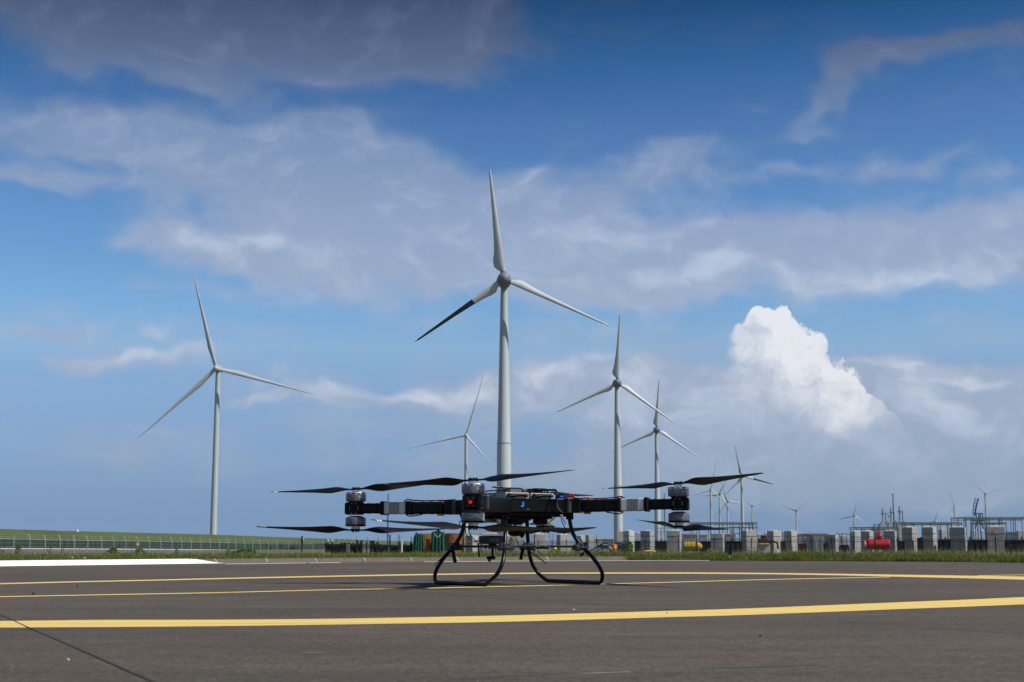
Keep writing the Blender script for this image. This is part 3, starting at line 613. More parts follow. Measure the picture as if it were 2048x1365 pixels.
def rack(x0, x1, yt, d, label, seed, posts):
    rr = random.Random(seed); A = at(x0, yt, d); B = at(x1, yt, d); t = thing('timber_rack', label, 'rack', (A.x, d, -1.2)); n = int((x1-x0)/3.2)
    q = MB(); q.box(((A.x+B.x)/2, d+.35, (A.z-1.2)/2-.1), (B.x-A.x, .25, A.z+1.2-.3)); q.build('back_panel', BLKW, t)
    for i in range(n):
        x = lerp(A.x, B.x, (i+.5)/n); h = A.z+rr.uniform(-.25,.12); q = MB(); w = (B.x-A.x)/n*rr.uniform(.55,.95)
        q.box((x, d+rr.uniform(-.05,.05), (h-1.2)/2), (w, .09, h+1.2), Matrix.Rotation(rr.uniform(-.02,.02),3,'Y')); q.build('board', BLKW, t)
    q = MB(); q.box(((A.x+B.x)/2, d-.1, A.z-.12), (B.x-A.x+.1, .1, .14)); q.build('rail', BLKW, t)
    for px_, py_ in posts:
        P = at(px_, py_, d); q = MB(); q.box((P.x, d, (P.z-1.2)/2), (.22,.2,P.z+1.2)); q.build('post', BLKW, t)
rack(650.5, 725, 1087.5, 140, 'long black rack of upright timber boards left of the tall lamp post', 2, [(691,1085.6),(714.5,1080.5),(723,1081)])
rack(741, 776, 1089, 142, 'shorter black rack of timber boards directly left of the tall lamp post', 5, [(742,1081.8),(747,1081.5),(755,1084.5)])
rack(781, 829, 1090, 150, 'low dark rack between the tall lamp post and the netted bundles', 8, [(799,1085),(822,1085)])
def ball_lamp(x, y, label):
    P = at(x, y, 139); t = thing('site_lamp', label, 'lamp', P); q = MB(); q.lathe([(.02,-.12),(.1,-.06),(.12,.0),(.1,.08),(.02,.12)], P, 10); q.build('globe', mat('lamp_white', (.6,.62,.6), .4), t, smooth=True)
    q = MB(); q.tube([P+Vector((0,0,-.1)), P+Vector((0,0,-.42))], .03, 6); q.build('stem', BLACKF, t)
ball_lamp(655.6,1082.2,'small white lamp globe at the left end of the long black rack'); ball_lamp(664.3,1082,'small white lamp globe second from the left end of the long black rack')
ld = thing('ladder', 'short pale ladder leaning on the long black timber rack', 'ladder', at(696.5,1100,138)); A = at(693.6,1089.5,138.5); B = at(699.4,1089.5,138.5)
for P in (A, B): q = MB(); q.box((P.x,P.y,(P.z-1)/2), (.025,.03,P.z+1)); q.build('rail', GALV, ld)
for i in range(6): q = MB(); q.box(((A.x+B.x)/2,A.y-.02,A.z-.05-i*.19), (B.x-A.x,.05,.035)); q.build('rung', mat('rung_white',(.7,.72,.7),.5), ld)
# rusty bundles under green netting
RUST = mat('rusty_brown', (.13,.040,.014), .85, col2=(.035,.013,.008), vscale=5, bump=.8, bscale=14)
NETG = mat('green_net', (.010,.13,.08), .7); NETB = mat('brown_net', (.46,.19,.065), .8); NETD = mat('green_net_sheet', (.003,.028,.018), .85, var=.4, vscale=7, bump=.7, bscale=9)
def bundle(cx, w, yt, d, label, netm, slant):
    P = at(cx, yt, d); r = w/2/2873*d; t = thing('netted_bundle', label, 'bundle', (P.x, d, -1.1)); z0, z1 = -1.1, P.z
    q = MB(); prof = [(r*.97,z0),(r,z0+.5),(r*1.0,z1-.25),(r*.93,z1-.08),(r*.7,z1)]; q.lathe(prof, (P.x,d,0), 40); q.build('drum', RUST, t, smooth=True)
    nt_ = MB(); nv = 44; nh = 17
    for s_ in range(nv):
        pts = []
        for kq in range(14):
            z = lerp(z0+.3, z1-.05, kq/13); an = 2*math.pi*s_/nv+slant*(kq/13)*.9; rr_ = r*1.015; pts.append((P.x+rr_*math.cos(an), d+rr_*math.sin(an), z))
        nt_.tube(pts, .026, 4, caps=False)
    for h in range(nh):
        z = lerp(z0+.3, z1-.08, h/(nh-1)); nt_.tube([(P.x+r*1.015*math.cos(a), d+r*1.015*math.sin(a), z+.03*math.sin(7*a+h)) for a in [2*math.pi*i/30 for i in range(30)]], .022, 4, closed=True)
    nt_.build('netting', netm, t)
bundle(852, 36, 1067.5, 150, 'rust-brown drum bundle behind net, left one of the two', NETB, -.5)
bundle(908, 44, 1066.5, 150, 'rust-brown drum bundle behind net, right one beside the drone leg', NETB, .6)
def drape(cx, w, yt, yb, d, label, seed):
    rr = random.Random(seed); P = at(cx, yt, d); Q = at(cx, yb, d); r = w/2/2873*d; t = thing('green_net', label, 'net', (P.x, d, Q.z)); n, k_ = 26, 16
    g_ = []
    for i in range(k_+1):
        f_ = i/k_; z = lerp(P.z, max(Q.z,-1.1), f_); row = []
        for j in range(n+1):
            s_ = j/n*2-1; fold = math.sin(s_*13+seed)*.10+math.sin(s_*29+seed*2)*.04; top = (1-abs(s_)**2.5)*.0-abs(s_)**2.2*.45*(1-f_)
            row.append(Vector((P.x+s_*r*(1+.12*f_)+rr.uniform(-.01,.01), d-1.12-.25*math.cos(s_*1.4)*(.3+.7*f_)+fold*(.4+f_), z+top*(.45+.5*abs(math.sin(seed+s_*2.2)))+.10*math.sin(s_*6+seed)*(1-f_)+rr.uniform(-.03,.03))))
        g_.append(row)
    m_ = MB(); W_ = n+1; m_.add([v for r_ in g_ for v in r_], [(i*W_+j, i*W_+j+1, (i+1)*W_+j+1, (i+1)*W_+j) for i in range(k_) for j in range(n)]); m_.flat = True; m_.build('sheet', NETD, t, smooth=True)
    l_ = MB()
    for i in range(0, k_+1): l_.tube([v+Vector((0,-.03,0)) for v in g_[i]], .020, 4)
    for j in range(0, n+1): l_.tube([g_[i][j]+Vector((0,-.03,0)) for i in range(k_+1)], .018, 4)
    l_.build('cords', NETG, t)
    return g_
drape(877, 25, 1061.0, 1106, 150, 'green netting hanging in folds between the two rust-brown bundles', 1)
drape(838, 19, 1067, 1106, 150, 'green netting bunched over the left edge of the rust-brown bundles', 4)
drape(928, 4, 1063, 1104, 150.6, 'narrow strip of green net over the right edge of the bundles', 6)
rp = thing('rope', 'pale rope hanging in a V from the top of the green netting', 'rope', at(875,1070,148)); q = MB()
q.tube([at(869,1068,148.2), at(872,1072.5,148.1), at(875.5,1075.8,148.1), at(878.5,1073.5,148.1), at(880.5,1069,148.2)], .03, 6); q.build('cord', mat('rope_pale', (.35,.65,.5), .7), rp)
# ------------------------------------------------------------------ palisade fence on the right
pf = thing('palisade_fence', 'long black palisade fence of upright pickets along the right of the pad', 'fence', at(1500,1105,160))
px_post = [931,962,992,1020,1048,1076,1104,1133,1163,1194,1225,1257,1290,1323,1357,1393,1428,1465,1503,1542,1582,1622,1663.6,1706.5,1750,1796,1843,1891,1940,1991,2044,2098,2155]
fD = [(930,215),(1080,196),(1300,175),(1500,161),(1750,144),(2048,137),(2160,134)]; fY = [(930,1082.2),(1080,1081),(1300,1079.6),(1500,1078.4),(1750,1076.7),(2048,1075.6),(2160,1075)]
pts_ = []
for x in px_post:
    d_ = interp(x, fD); T_ = at(x, interp(x, fY), d_); pts_.append(T_)
    q = MB(); q.box((T_.x, T_.y+.06, (T_.z+.1-1.2)/2), (.115,.10,T_.z+.1+1.2)); q.build('fence_post', BLACKF, pf)
for A, B in zip(pts_, pts_[1:]):
    q = MB(); n = 15
    for i in range(1, n):
        P = A.lerp(B, i/n); q.box((P.x, P.y, (P.z-1.1)/2), (.036,.03,P.z+1.1))
    for dz_ in (-.32, -1.55):
        Q1 = A+Vector((0,.03,dz_)); Q2 = B+Vector((0,.03,dz_)); q.tube([Q1, Q2], .022, 4)
    q.build('picket_panel', BLACKF, pf)
# ------------------------------------------------------------------ stacks of concrete blocks
def stack(x0, xs, x1, yt, d, label, tone=0, strap=True, lugs=5, tagc=None, seamz=None, name='block_stack', cat='block stack', grp='stacks of concrete blocks behind the palisade fence'):
    wl_, wr_ = xs-x0, x1-xs; phi = math.atan2(wr_, wl_); W_ = math.hypot(wl_, wr_)/2873*d; P = at(xs, yt, d); z0 = -1.0; z1 = P.z
    # near vertical corner at xs; left face runs back to the left, right face runs back to the right
    ex = Vector((-math.cos(phi), math.sin(phi)*1.0, 0)); ey = Vector((math.sin(phi), math.cos(phi), 0))
    if wl_ < .5: ex = Vector((-.05, 1, 0)).normalized(); ey = Vector((1, .05, 0)).normalized()
    W1 = wl_/2873*d/max(.25, abs(ex.x)) if wl_ > .5 else W_; W2 = wr_/2873*d/max(.25, abs(ey.x))
    W1 = min(W1, 3.2); W2 = min(W2, 3.6)
    c = P+ex*W1/2+ey*W2/2; t = thing(name, label, cat, (c.x, c.y, z0), 0, grp)
    rot = Matrix((( -ex.x, ey.x, 0), (-ex.y, ey.y, 0), (0, 0, 1)))
    rot = Matrix(((ey.x, ex.x, 0), (ey.y, ex.y, 0), (0, 0, 1)))
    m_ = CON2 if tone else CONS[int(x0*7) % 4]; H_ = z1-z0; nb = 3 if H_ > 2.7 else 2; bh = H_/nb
    for i in range(nb):
        q = MB(); s_ = 1-.012*((i*7+int(x0)) % 3); q.box((c.x, c.y, z0+bh*(i+.5)), (W2*s_, W1*s_, bh-.03), rot); q.build('block', m_, t, bevel=.035)
    for i in range(lugs):
        f_ = (i+.5)/lugs; a = c+rot @ Vector(((f_-.5)*W2*.8, -W1*.3+((i*37) % 5)*W1*.13, 0)); q = MB(); q.lathe([(.09,0),(.09,.09),(.05,.13)], (a.x, a.y, z1-.02), 8); q.build('lifting_lug', mat('lug_white',(.75,.75,.73),.6), t)
    if strap:
        q = MB(); zz = z0+bh*(nb-1)+bh*.35; hw2, hw1 = W2/2+.012, W1/2+.012; sag = .035
        pts = [(-hw2,-hw1,zz+.03),(0,-hw1-.004,zz-sag),(hw2,-hw1,zz+.03),(hw2+.004,0,zz-sag),(hw2,hw1,zz+.03),(0,hw1,zz),(-hw2,hw1,zz+.03),(-hw2-.004,0,zz-sag*.6)]
        q.tube([c*1+Vector((0,0,-c.z))+rot @ Vector((a_, b_, 0))+Vector((0,0,z_)) for a_, b_, z_ in pts], .028, 5, closed=True); q.build('strap', STRAP, t)
    if tagc:
        Q = at(tagc[0], tagc[1], d); face = P+(ey*((Q.x-P.x)/ey.x) if Q.x > P.x else ex*((Q.x-P.x)/ex.x)); nr = (Vector((ey.y,-ey.x,0)) if Q.x > P.x else Vector((-ex.y*-1, ex.x*-1,0)).normalized()); nr = nr if nr.y < 0 else -nr
        q = MB(); q.box((face.x+nr.x*.02, face.y+nr.y*.02, Q.z), (.26,.03,.24), Matrix.Rotation(math.atan2(nr.x,-nr.y),3,'Z')); q.build('orange_tag', ORANGE, t)
    return t
L_ = ' beyond the palisade fence'
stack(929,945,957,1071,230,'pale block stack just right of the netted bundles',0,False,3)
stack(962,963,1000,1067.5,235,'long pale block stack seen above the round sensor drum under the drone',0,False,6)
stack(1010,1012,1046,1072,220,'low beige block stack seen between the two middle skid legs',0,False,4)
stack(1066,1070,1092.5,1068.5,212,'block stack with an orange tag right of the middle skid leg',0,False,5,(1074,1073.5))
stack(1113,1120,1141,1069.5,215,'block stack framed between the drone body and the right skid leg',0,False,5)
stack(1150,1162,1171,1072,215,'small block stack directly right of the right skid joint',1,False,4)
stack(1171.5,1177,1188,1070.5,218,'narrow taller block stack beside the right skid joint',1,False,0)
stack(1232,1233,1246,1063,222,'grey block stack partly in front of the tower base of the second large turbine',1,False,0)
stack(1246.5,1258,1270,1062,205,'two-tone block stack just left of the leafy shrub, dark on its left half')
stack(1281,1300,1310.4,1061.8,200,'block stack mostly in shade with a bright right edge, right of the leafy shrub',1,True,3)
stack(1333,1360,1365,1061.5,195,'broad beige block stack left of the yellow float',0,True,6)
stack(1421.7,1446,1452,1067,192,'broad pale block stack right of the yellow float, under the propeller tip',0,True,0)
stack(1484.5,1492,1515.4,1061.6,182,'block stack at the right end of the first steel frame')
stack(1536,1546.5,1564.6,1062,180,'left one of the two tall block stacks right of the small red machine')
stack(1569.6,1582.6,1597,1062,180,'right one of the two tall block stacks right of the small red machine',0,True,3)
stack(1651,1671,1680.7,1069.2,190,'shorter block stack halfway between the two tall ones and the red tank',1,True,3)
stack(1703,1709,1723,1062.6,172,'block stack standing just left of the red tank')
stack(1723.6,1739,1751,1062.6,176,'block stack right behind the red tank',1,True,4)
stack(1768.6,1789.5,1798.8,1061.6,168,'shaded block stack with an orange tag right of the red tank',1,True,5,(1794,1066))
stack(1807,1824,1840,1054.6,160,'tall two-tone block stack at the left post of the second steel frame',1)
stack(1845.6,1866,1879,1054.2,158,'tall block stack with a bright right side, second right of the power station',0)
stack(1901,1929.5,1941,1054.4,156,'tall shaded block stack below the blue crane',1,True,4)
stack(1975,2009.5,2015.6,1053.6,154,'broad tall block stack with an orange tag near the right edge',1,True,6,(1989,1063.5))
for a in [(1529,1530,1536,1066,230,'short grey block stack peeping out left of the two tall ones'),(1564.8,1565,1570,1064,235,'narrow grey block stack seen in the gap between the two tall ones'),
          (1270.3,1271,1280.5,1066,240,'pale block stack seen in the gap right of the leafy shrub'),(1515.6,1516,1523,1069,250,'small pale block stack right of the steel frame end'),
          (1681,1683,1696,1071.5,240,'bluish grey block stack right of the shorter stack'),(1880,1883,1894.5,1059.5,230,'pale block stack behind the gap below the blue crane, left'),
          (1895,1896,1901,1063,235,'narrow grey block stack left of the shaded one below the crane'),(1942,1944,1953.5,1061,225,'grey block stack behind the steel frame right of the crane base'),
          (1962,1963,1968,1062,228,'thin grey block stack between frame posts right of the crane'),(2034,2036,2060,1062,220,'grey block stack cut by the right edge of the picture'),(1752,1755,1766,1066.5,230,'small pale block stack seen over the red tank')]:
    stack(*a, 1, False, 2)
# shipping containers farther back
def container(x0, x1, yt, d, label, m, stripe=None):
    A = at(x0, yt, d); B = at(x1, yt, d); t = thing('container', label, 'container', ((A.x+B.x)/2, d, -1), 0, 'containers behind the block stacks'); q = MB(); w = B.x-A.x; n = max(6, int(w/.5)); z1 = A.z
    poly = []
    for i in range(n): x = lerp(A.x, B.x, i/n); dd_ = w/n; poly += [(x, d), (x+dd_*.35, d), (x+dd_*.5, d+.12), (x+dd_*.85, d+.12)]
    poly += [(B.x, d), (B.x, d+2.4), (A.x, d+2.4)]; q.prism(poly, -1, z1-.1); q.build('body', m, t)
    q = MB(); q.box(((A.x+B.x)/2, d-.03, z1-.05), (w+.06, .12, .16)); q.box(((A.x+B.x)/2, d+1.2, z1+.0), (w, 2.4, .08)); q.build('roof_rail', m, t)
    if stripe: q = MB(); q.box(((A.x+B.x)/2, d-.04, at(x0, stripe, d).z), (w, .06, .13)); q.build('red_stripe', mat('dull_red', (.30,.04,.03), .6), t)
container(1367,1394,1068,260,'pale grey container with a red stripe above the yellow float',PALE,1074)
container(1400,1414,1069.5,262,'small pale grey container right of the red-striped one',PALE)
container(1452.5,1471,1068.5,255,'beige container under the middle of the first steel frame',mat('container_beige',(.40,.37,.33),.7,var=.1))
container(1598,1613,1068,250,'pale container right of the two tall block stacks',PALE)
container(1614,1630,1069,258,'blue grey container second right of the two tall block stacks',mat('container_blue_grey',(.16,.20,.26),.6,var=.15))
container(1631,1650,1068.5,252,'pale container third right of the two tall block stacks',PALE)
container(1190,1206,1077.5,280,'low white container left of the second large turbine tower',mat('container_white',(.6,.6,.6),.6))
container(1207,1226,1078,285,'low greyish container at the foot of the second large turbine tower',PALE)
container(2017,2033,1064,240,'pale blue container near the right edge behind the frame',mat('container_pale_blue',(.25,.33,.40),.6,var=.15))
# black crates low between the stacks
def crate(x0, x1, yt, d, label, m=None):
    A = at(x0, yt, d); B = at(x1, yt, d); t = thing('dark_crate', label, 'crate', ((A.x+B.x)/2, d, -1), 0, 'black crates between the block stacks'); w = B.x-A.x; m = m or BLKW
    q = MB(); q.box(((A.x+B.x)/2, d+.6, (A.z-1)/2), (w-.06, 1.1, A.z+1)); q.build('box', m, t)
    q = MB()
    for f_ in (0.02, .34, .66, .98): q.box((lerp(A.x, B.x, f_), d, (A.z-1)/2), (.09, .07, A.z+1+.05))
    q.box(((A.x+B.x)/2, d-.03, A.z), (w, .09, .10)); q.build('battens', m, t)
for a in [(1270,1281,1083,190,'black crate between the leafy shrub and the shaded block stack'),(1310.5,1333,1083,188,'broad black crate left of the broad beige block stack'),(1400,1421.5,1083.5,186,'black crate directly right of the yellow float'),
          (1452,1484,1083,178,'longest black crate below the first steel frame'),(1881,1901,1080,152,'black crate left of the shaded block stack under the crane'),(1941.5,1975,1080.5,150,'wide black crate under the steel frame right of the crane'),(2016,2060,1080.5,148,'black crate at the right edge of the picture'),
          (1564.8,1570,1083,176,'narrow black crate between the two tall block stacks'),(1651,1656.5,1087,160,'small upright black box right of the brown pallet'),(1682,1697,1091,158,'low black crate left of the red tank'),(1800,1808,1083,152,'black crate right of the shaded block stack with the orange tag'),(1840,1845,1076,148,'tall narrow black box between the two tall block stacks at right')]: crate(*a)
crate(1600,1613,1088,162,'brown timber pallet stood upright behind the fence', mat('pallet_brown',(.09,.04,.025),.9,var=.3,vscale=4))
# steel frames (tubular racks)
def frame(posts, rails, d, depth, label, r=.055, ybot=1095, lower=None, m=None):
    t = thing('steel_frame', label, 'steel frame', at((posts[0]+posts[-1])/2, ybot, d)); m = m or STEELG
    rr = max(r, d*.00021)
    for k_, dd_ in enumerate((0, depth)):
        for i, x in enumerate(posts):
            xx = x+(2.2 if k_ else 0); T_ = at(xx, rails[0], d); q = MB(); q.tube([(T_.x, d+dd_, -1), (T_.x, d+dd_, T_.z)], rr*(1.15 if not k_ else .9), 6); q.build('upright', m, t)
        for y in rails+(lower or []):
            A = at(posts[0]+(2.2 if k_ else 0), y, d); B = at(posts[-1]+(2.2 if k_ else 0), y, d); q = MB(); q.tube([A+Vector((-.1,dd_,0)), B+Vector((.1,dd_,0))], rr, 6); q.build('rail', m, t)
    for x in (posts[0], posts[-1]):
        T_ = at(x, rails[0], d); q = MB(); q.tube([T_, T_+Vector((0,depth,0))], rr, 6); q.build('rail', m, t)
frame([1384,1398,1421.5,1445,1465.5,1485,1498,1505.5,1513], [1045.6,1048.4], 220, 4, 'steel tube frame right of the drone, standing over the first block stacks', lower=[1055.5])
frame([1316,1322,1330,1345,1352], [1056,1064], 235, 3, 'short pale steel frame in front of the third large turbine tower', m=GALV)
frame([1467,1482,1489], [1054.5,1067], 230, 3, 'small lower steel frame inside the end of the long one', lower=[1078])
frame([1712,1723.5,1741,1757.5,1767.5,1776.5,1797], [1055.3,1058.5], 200, 4, 'low steel frame running behind the red tank')
frame([1804,1812.5,1822,1827,1844,1863,1880,1895,1915,1923], [1045.7,1049], 190, 5, 'steel frame right of the power station, behind the tall block stacks')
frame([1930,1941,1945,1955,1960,1974,1978.5,1998,2003,2026,2030,2052,2075], [1035.2,1038.9], 180, 6, 'tallest steel frame at the far right in front of the blue crane', r=.05)
frame([1955,1984,1999,2012], [1046,1048], 195, 3, 'low steel frame inside the tallest one at the far right')
frame([1612,1625,1640,1655,1668,1685,1700], [1068.2], 215, 3, 'low thin rail frame right of the two tall block stacks')
frame([936,943,949.5,955,961,968,975], [1058,1068], 240, 3, 'scaffold frame seen between the left legs of the drone', m=GALV, lower=[1080])
frame([1047,1058,1063,1099,1106], [1062,1074], 245, 3, 'scaffold frame around the block stack with the orange tag', m=GALV)
for i, (x, y, l_) in enumerate([(1193,1076,'left of the second large turbine tower'),(1321.5,1070.5,'on the short pale frame'),(1462.8,1068.8,'under the first long steel frame'),(1620.5,1068.5,'right of the two tall block stacks')]):
    P = at(x, y, 210); t = thing('warning_flag', 'small orange marker board on a thin pole '+l_, 'marker', (P.x, 210, -1), 0, 'orange marker boards'); q = MB(); q.box(P, (.28,.03,.26)); q.build('board', ORANGE, t); q = MB(); q.tube([(P.x,210.05,-1),(P.x,210.05,P.z+.55)], .028, 5); q.build('pole', DKG, t)
# red tank
RED = mat('machine_red', (.50,.008,.012), .4, var=.12, vscale=2, coat=.3)
rt = thing('red_tank', 'red ribbed tank with a raised filler dome behind the palisade fence', 'tank', at(1755,1100,158)); A = at(1733,1089,158); B = at(1778.5,1089,158); rr = 10.6/2903*158
q = MB(); n = 22; pts = [A.lerp(B, i/n) for i in range(n+1)]; rad = [rr*(.9 if i in (0,n) else (1.03 if i % 2 else .97)) for i in range(n+1)]; q.tube(pts, rad, 20); q.build('shell', RED, rt, smooth=True, angle=60)
q = MB(); P = at(1757.5,1077,158); q.box(P+Vector((0,0,-.05)), (.62,.5,.6)); q.box(P+Vector((0,0,.50)), (.36,.4,.46)); q.build('filler_dome', RED, rt, bevel=.04)
q = MB(); q.box(P+Vector((0,-.26,.1)), (.34,.1,.40)); q.build('valve_box', mat('dark_red',(.08,.008,.008),.5), rt, bevel=.02)
q = MB(); P = at(1732,1087,158); q.tube([P+Vector((-.28,.0,-.2)), P+Vector((.0,0,-.2))], rr*.85, 16); q.build('end_cap', mat('pale_red',(.55,.25,.25),.5), rt, smooth=True)
for x in (1741, 1768): P = at(x, 1100, 158); q = MB(); q.box((P.x,158,(P.z-1)/2+.1), (.3,.7,1.0)); q.build('foot', RED, rt)
# yellow float
YM = mat('float_yellow', (.72,.48,.01), .5, var=.1, vscale=3); yf = thing('yellow_float', 'yellow netted float lying behind the fence left of the broad pale block stack', 'float', at(1386,1100,180)); A = at(1367.5,1093,180); B = at(1404,1093,180); rr = 9.6/2903*180
q = MB(); n = 14; pts = [A.lerp(B, i/n) for i in range(n+1)]; rad = [rr*interp(i/n, [(0,.96),(.6,1),(.85,.86),(.95,.6),(1,.3)]) for i in range(n+1)]; q.tube(pts, rad, 18); q.build('float_body', YM, yf, smooth=True, angle=60)
q = MB(); n = 11
for i in range(n): P = A.lerp(B, i/n); r_ = rr*interp(i/n, [(0,.96),(.6,1),(.85,.86),(1,.5)])*1.02; q.tube([(P.x, P.y+r_*math.cos(a), P.z+r_*math.sin(a)) for a in [2*math.pi*j/18 for j in range(18)]], .018, 4, closed=True)
for j in range(12): a = 2*math.pi*j/12; q.tube([(lerp(A.x,B.x,f_), A.y+rr*interp(f_, [(0,.97),(.6,1.01),(.85,.88),(1,.5)])*1.02*math.cos(a), A.z+rr*interp(f_, [(0,.97),(.6,1.01),(.85,.88),(1,.5)])*1.02*math.sin(a)) for f_ in (0,.3,.6,.8,.9)], .018, 4)
q.build('net_cords', mat('cord_dark_yellow',(.16,.10,.01),.7), yf)
q = MB(); q.tube([at(1291,1103.2,165), at(1300,1102.4,165), at(1312,1104,165)], .10, 8); tag(q.build('yellow_hose', YM, smooth=True), 'yellow hose lying in the grass below the shaded block stack', 'hose')
yb2 = thing('yellow_buoy', 'small round yellow buoy in the grass seen through the right skid', 'buoy', at(1110,1099,150)); P = at(1110,1098.8,150); q = MB(); q.lathe([(.02,-.2),(.15,-.15),(.21,0),(.15,.15),(.02,.2)], P, 14); q.build('ball', YM, yb2, smooth=True); q = MB(); q.lathe([(.218,-.03),(.218,.03)], P, 14); q.build('band', mat('cord_dark_yellow',(.16,.10,.01),.7), yb2)
ob = thing('orange_barrel', 'orange barrel behind the fence in front of the second large turbine tower', 'barrel', at(1228.5,1102,165)); P = at(1228.5,1092,165); q = MB(); q.lathe([(.23,-.75),(.26,-.7),(.26,-.3),(.28,-.27),(.26,-.24),(.26,.1),(.22,.14)], P, 16); q.build('barrel_body', ORANGE, ob, smooth=True); q = MB(); q.lathe([(.1,.13),(.1,.2)], P, 10); q.build('cap', ORANGE, ob)
# small red and yellow machine
sm = thing('site_machine', 'small dark red and yellow machine left of the two tall block stacks', 'machine', at(1530,1100,172)); P = at(1529,1082,172)
q = MB(); q.box(P+Vector((-.1,.3,-.02)), (1.1,1.2,.55)); q.build('body', mat('dark_red',(.16,.012,.012),.5), sm, bevel=.05)
q = MB(); q.box(P+Vector((-.05,.3,.46)), (.62,.8,.42)); q.build('cab', BLACKF, sm, bevel=.05)
q = MB(); q.box(P+Vector((-.1,.25,-.36)), (1.2,1.3,.14)); q.build('chassis', YM, sm, bevel=.02)
q = MB(); q.tube([P+Vector((.4,0,-.25)), P+Vector((1.0,0,-.05)), P+Vector((1.55,0,-.28)), P+Vector((1.6,0,-1.0))], .11, 6); q.build('boom', BLACKF, sm)
q = MB(); q.box(P+Vector((0,.35,-.95)), (1.6,1.0,1.0)); q.build('skirt', mat('skirt_pale',(.45,.45,.43),.7), sm)
# dark implement with arms
im = thing('towed_implement', 'dark blue framework implement behind the fence left of the leafy shrub', 'implement', at(1215,1102,175)); DB = mat('implement_dark_blue',(.012,.02,.035),.5)
for seg in ([(1168,1109.0),(1190,1097),(1204,1088),(1214,1087),(1226,1094),(1240,1102)], [(1190,1105),(1206,1096),(1222,1100)], [(1204,1088),(1206,1103)], [(1226,1091),(1236,1086),(1250,1089)], [(1236,1086),(1244,1103)]):
    q = MB(); q.tube([at(x, y, 172) for x, y in seg], .085, 6); q.build('bar', DB, im)
q = MB(); P = at(1244,1097,173); q.box(P, (1.0,1.1,.95)); q.build('hopper', DB, im, bevel=.08)
cr_ = thing('parked_car', 'pale blue car half hidden behind the dark implement', 'car', at(1205,1102,190)); P = at(1205,1098,190)
q = MB(); bd = [(-1.6,-.5),(1.6,-.5),(1.6,.05),(1.15,.15),(.8,.55),(-.7,.58),(-1.15,.12),(-1.6,0)]
q.add([(P.x+a, P.y, P.z+b) for a, b in bd]+[(P.x+a, P.y+1.6, P.z+b) for a, b in bd], [tuple(range(8)), tuple(range(15,7,-1))]+[(i,(i+1)%8,8+(i+1)%8,8+i) for i in range(8)]); q.build('body', mat('car_pale_blue',(.30,.42,.50),.35,coat=.5), cr_, bevel=.06)
q = MB(); q.add([(P.x+a, P.y-.012, P.z+b) for a, b in [(-1.0,.14),(1.0,.16),(.74,.48),(-.62,.5)]], [(0,1,2,3)]); q.build('side_window', mat('glass_dark',(.02,.03,.04),.1), cr_)
for a in (-1.0, 1.0): q = MB(); q.tube([P+Vector((a,-.05,-.5)), P+Vector((a,.2,-.5))], .3, 14); q.build('wheel', BLACKF, cr_)
# blue crane
BLU = mat('crane_blue', (.015,.065,.17), .5, var=.1); cn = thing('crane', 'dark blue slewing crane with a curved lattice boom above the far right frames', 'crane', at(1960,1058,400)); D_ = 400
la = [(1945.6,1031),(1945.9,1022),(1947,1012),(1948.6,1004),(1950.6,996.5)]; lb = [(1949.6,1032),(1951,1022),(1953,1012),(1955,1004),(1957.6,996.2)]
q = MB(); q.tube([at(x, y, D_) for x, y in la], .10, 6); q.build('boom_chord', BLU, cn); q = MB(); q.tube([at(x, y, D_) for x, y in lb], [.24,.24,.22,.18,.12], 6); q.build('boom_chord', BLU, cn)
q = MB()
for i in range(11):
    f_ = i/10*.97; ya = lerp(1031, 998, f_); xa = interp(-ya, [(-p[1], p[0]) for p in la]); xb = interp(-ya-.8, [(-p[1], p[0]) for p in lb]); q.tube([at(xa, ya, D_), at(xb, ya-1.6 if i % 2 else ya+1, D_)], .075, 5)
q.build('boom_lattice', BLU, cn)
q = MB()
for x in (1952.5,1957.5,1960.5,1965): q.tube([at(x,1027.3,D_), at(x+.4,1036,D_)], .14, 6)
q.tube([at(1951,1027.3,D_), at(1965.5,1027.3,D_)], .12, 6); q.tube([at(1957,1036,D_), at(1961,1028,D_)], .1, 6); q.build('gantry', BLU, cn)
q = MB(); P = at(1962.5,1039.5,D_); q.box(P, (9.5/2873*D_, 2.5, 8/2903*D_)); P = at(1950.5,1041,D_); q.box(P, (11/2873*D_, 2.5, 4.5/2903*D_)); q.build('machine_house', BLU, cn, bevel=.08)
q = MB()
for a, b in (((1954,1044),(1950,1058)), ((1962,1044),(1967.5,1058)), ((1958,1044),(1962,1052))): q.tube([at(*a, D_), at(*b, D_)], .19, 6)
q.build('legs', BLU, cn)
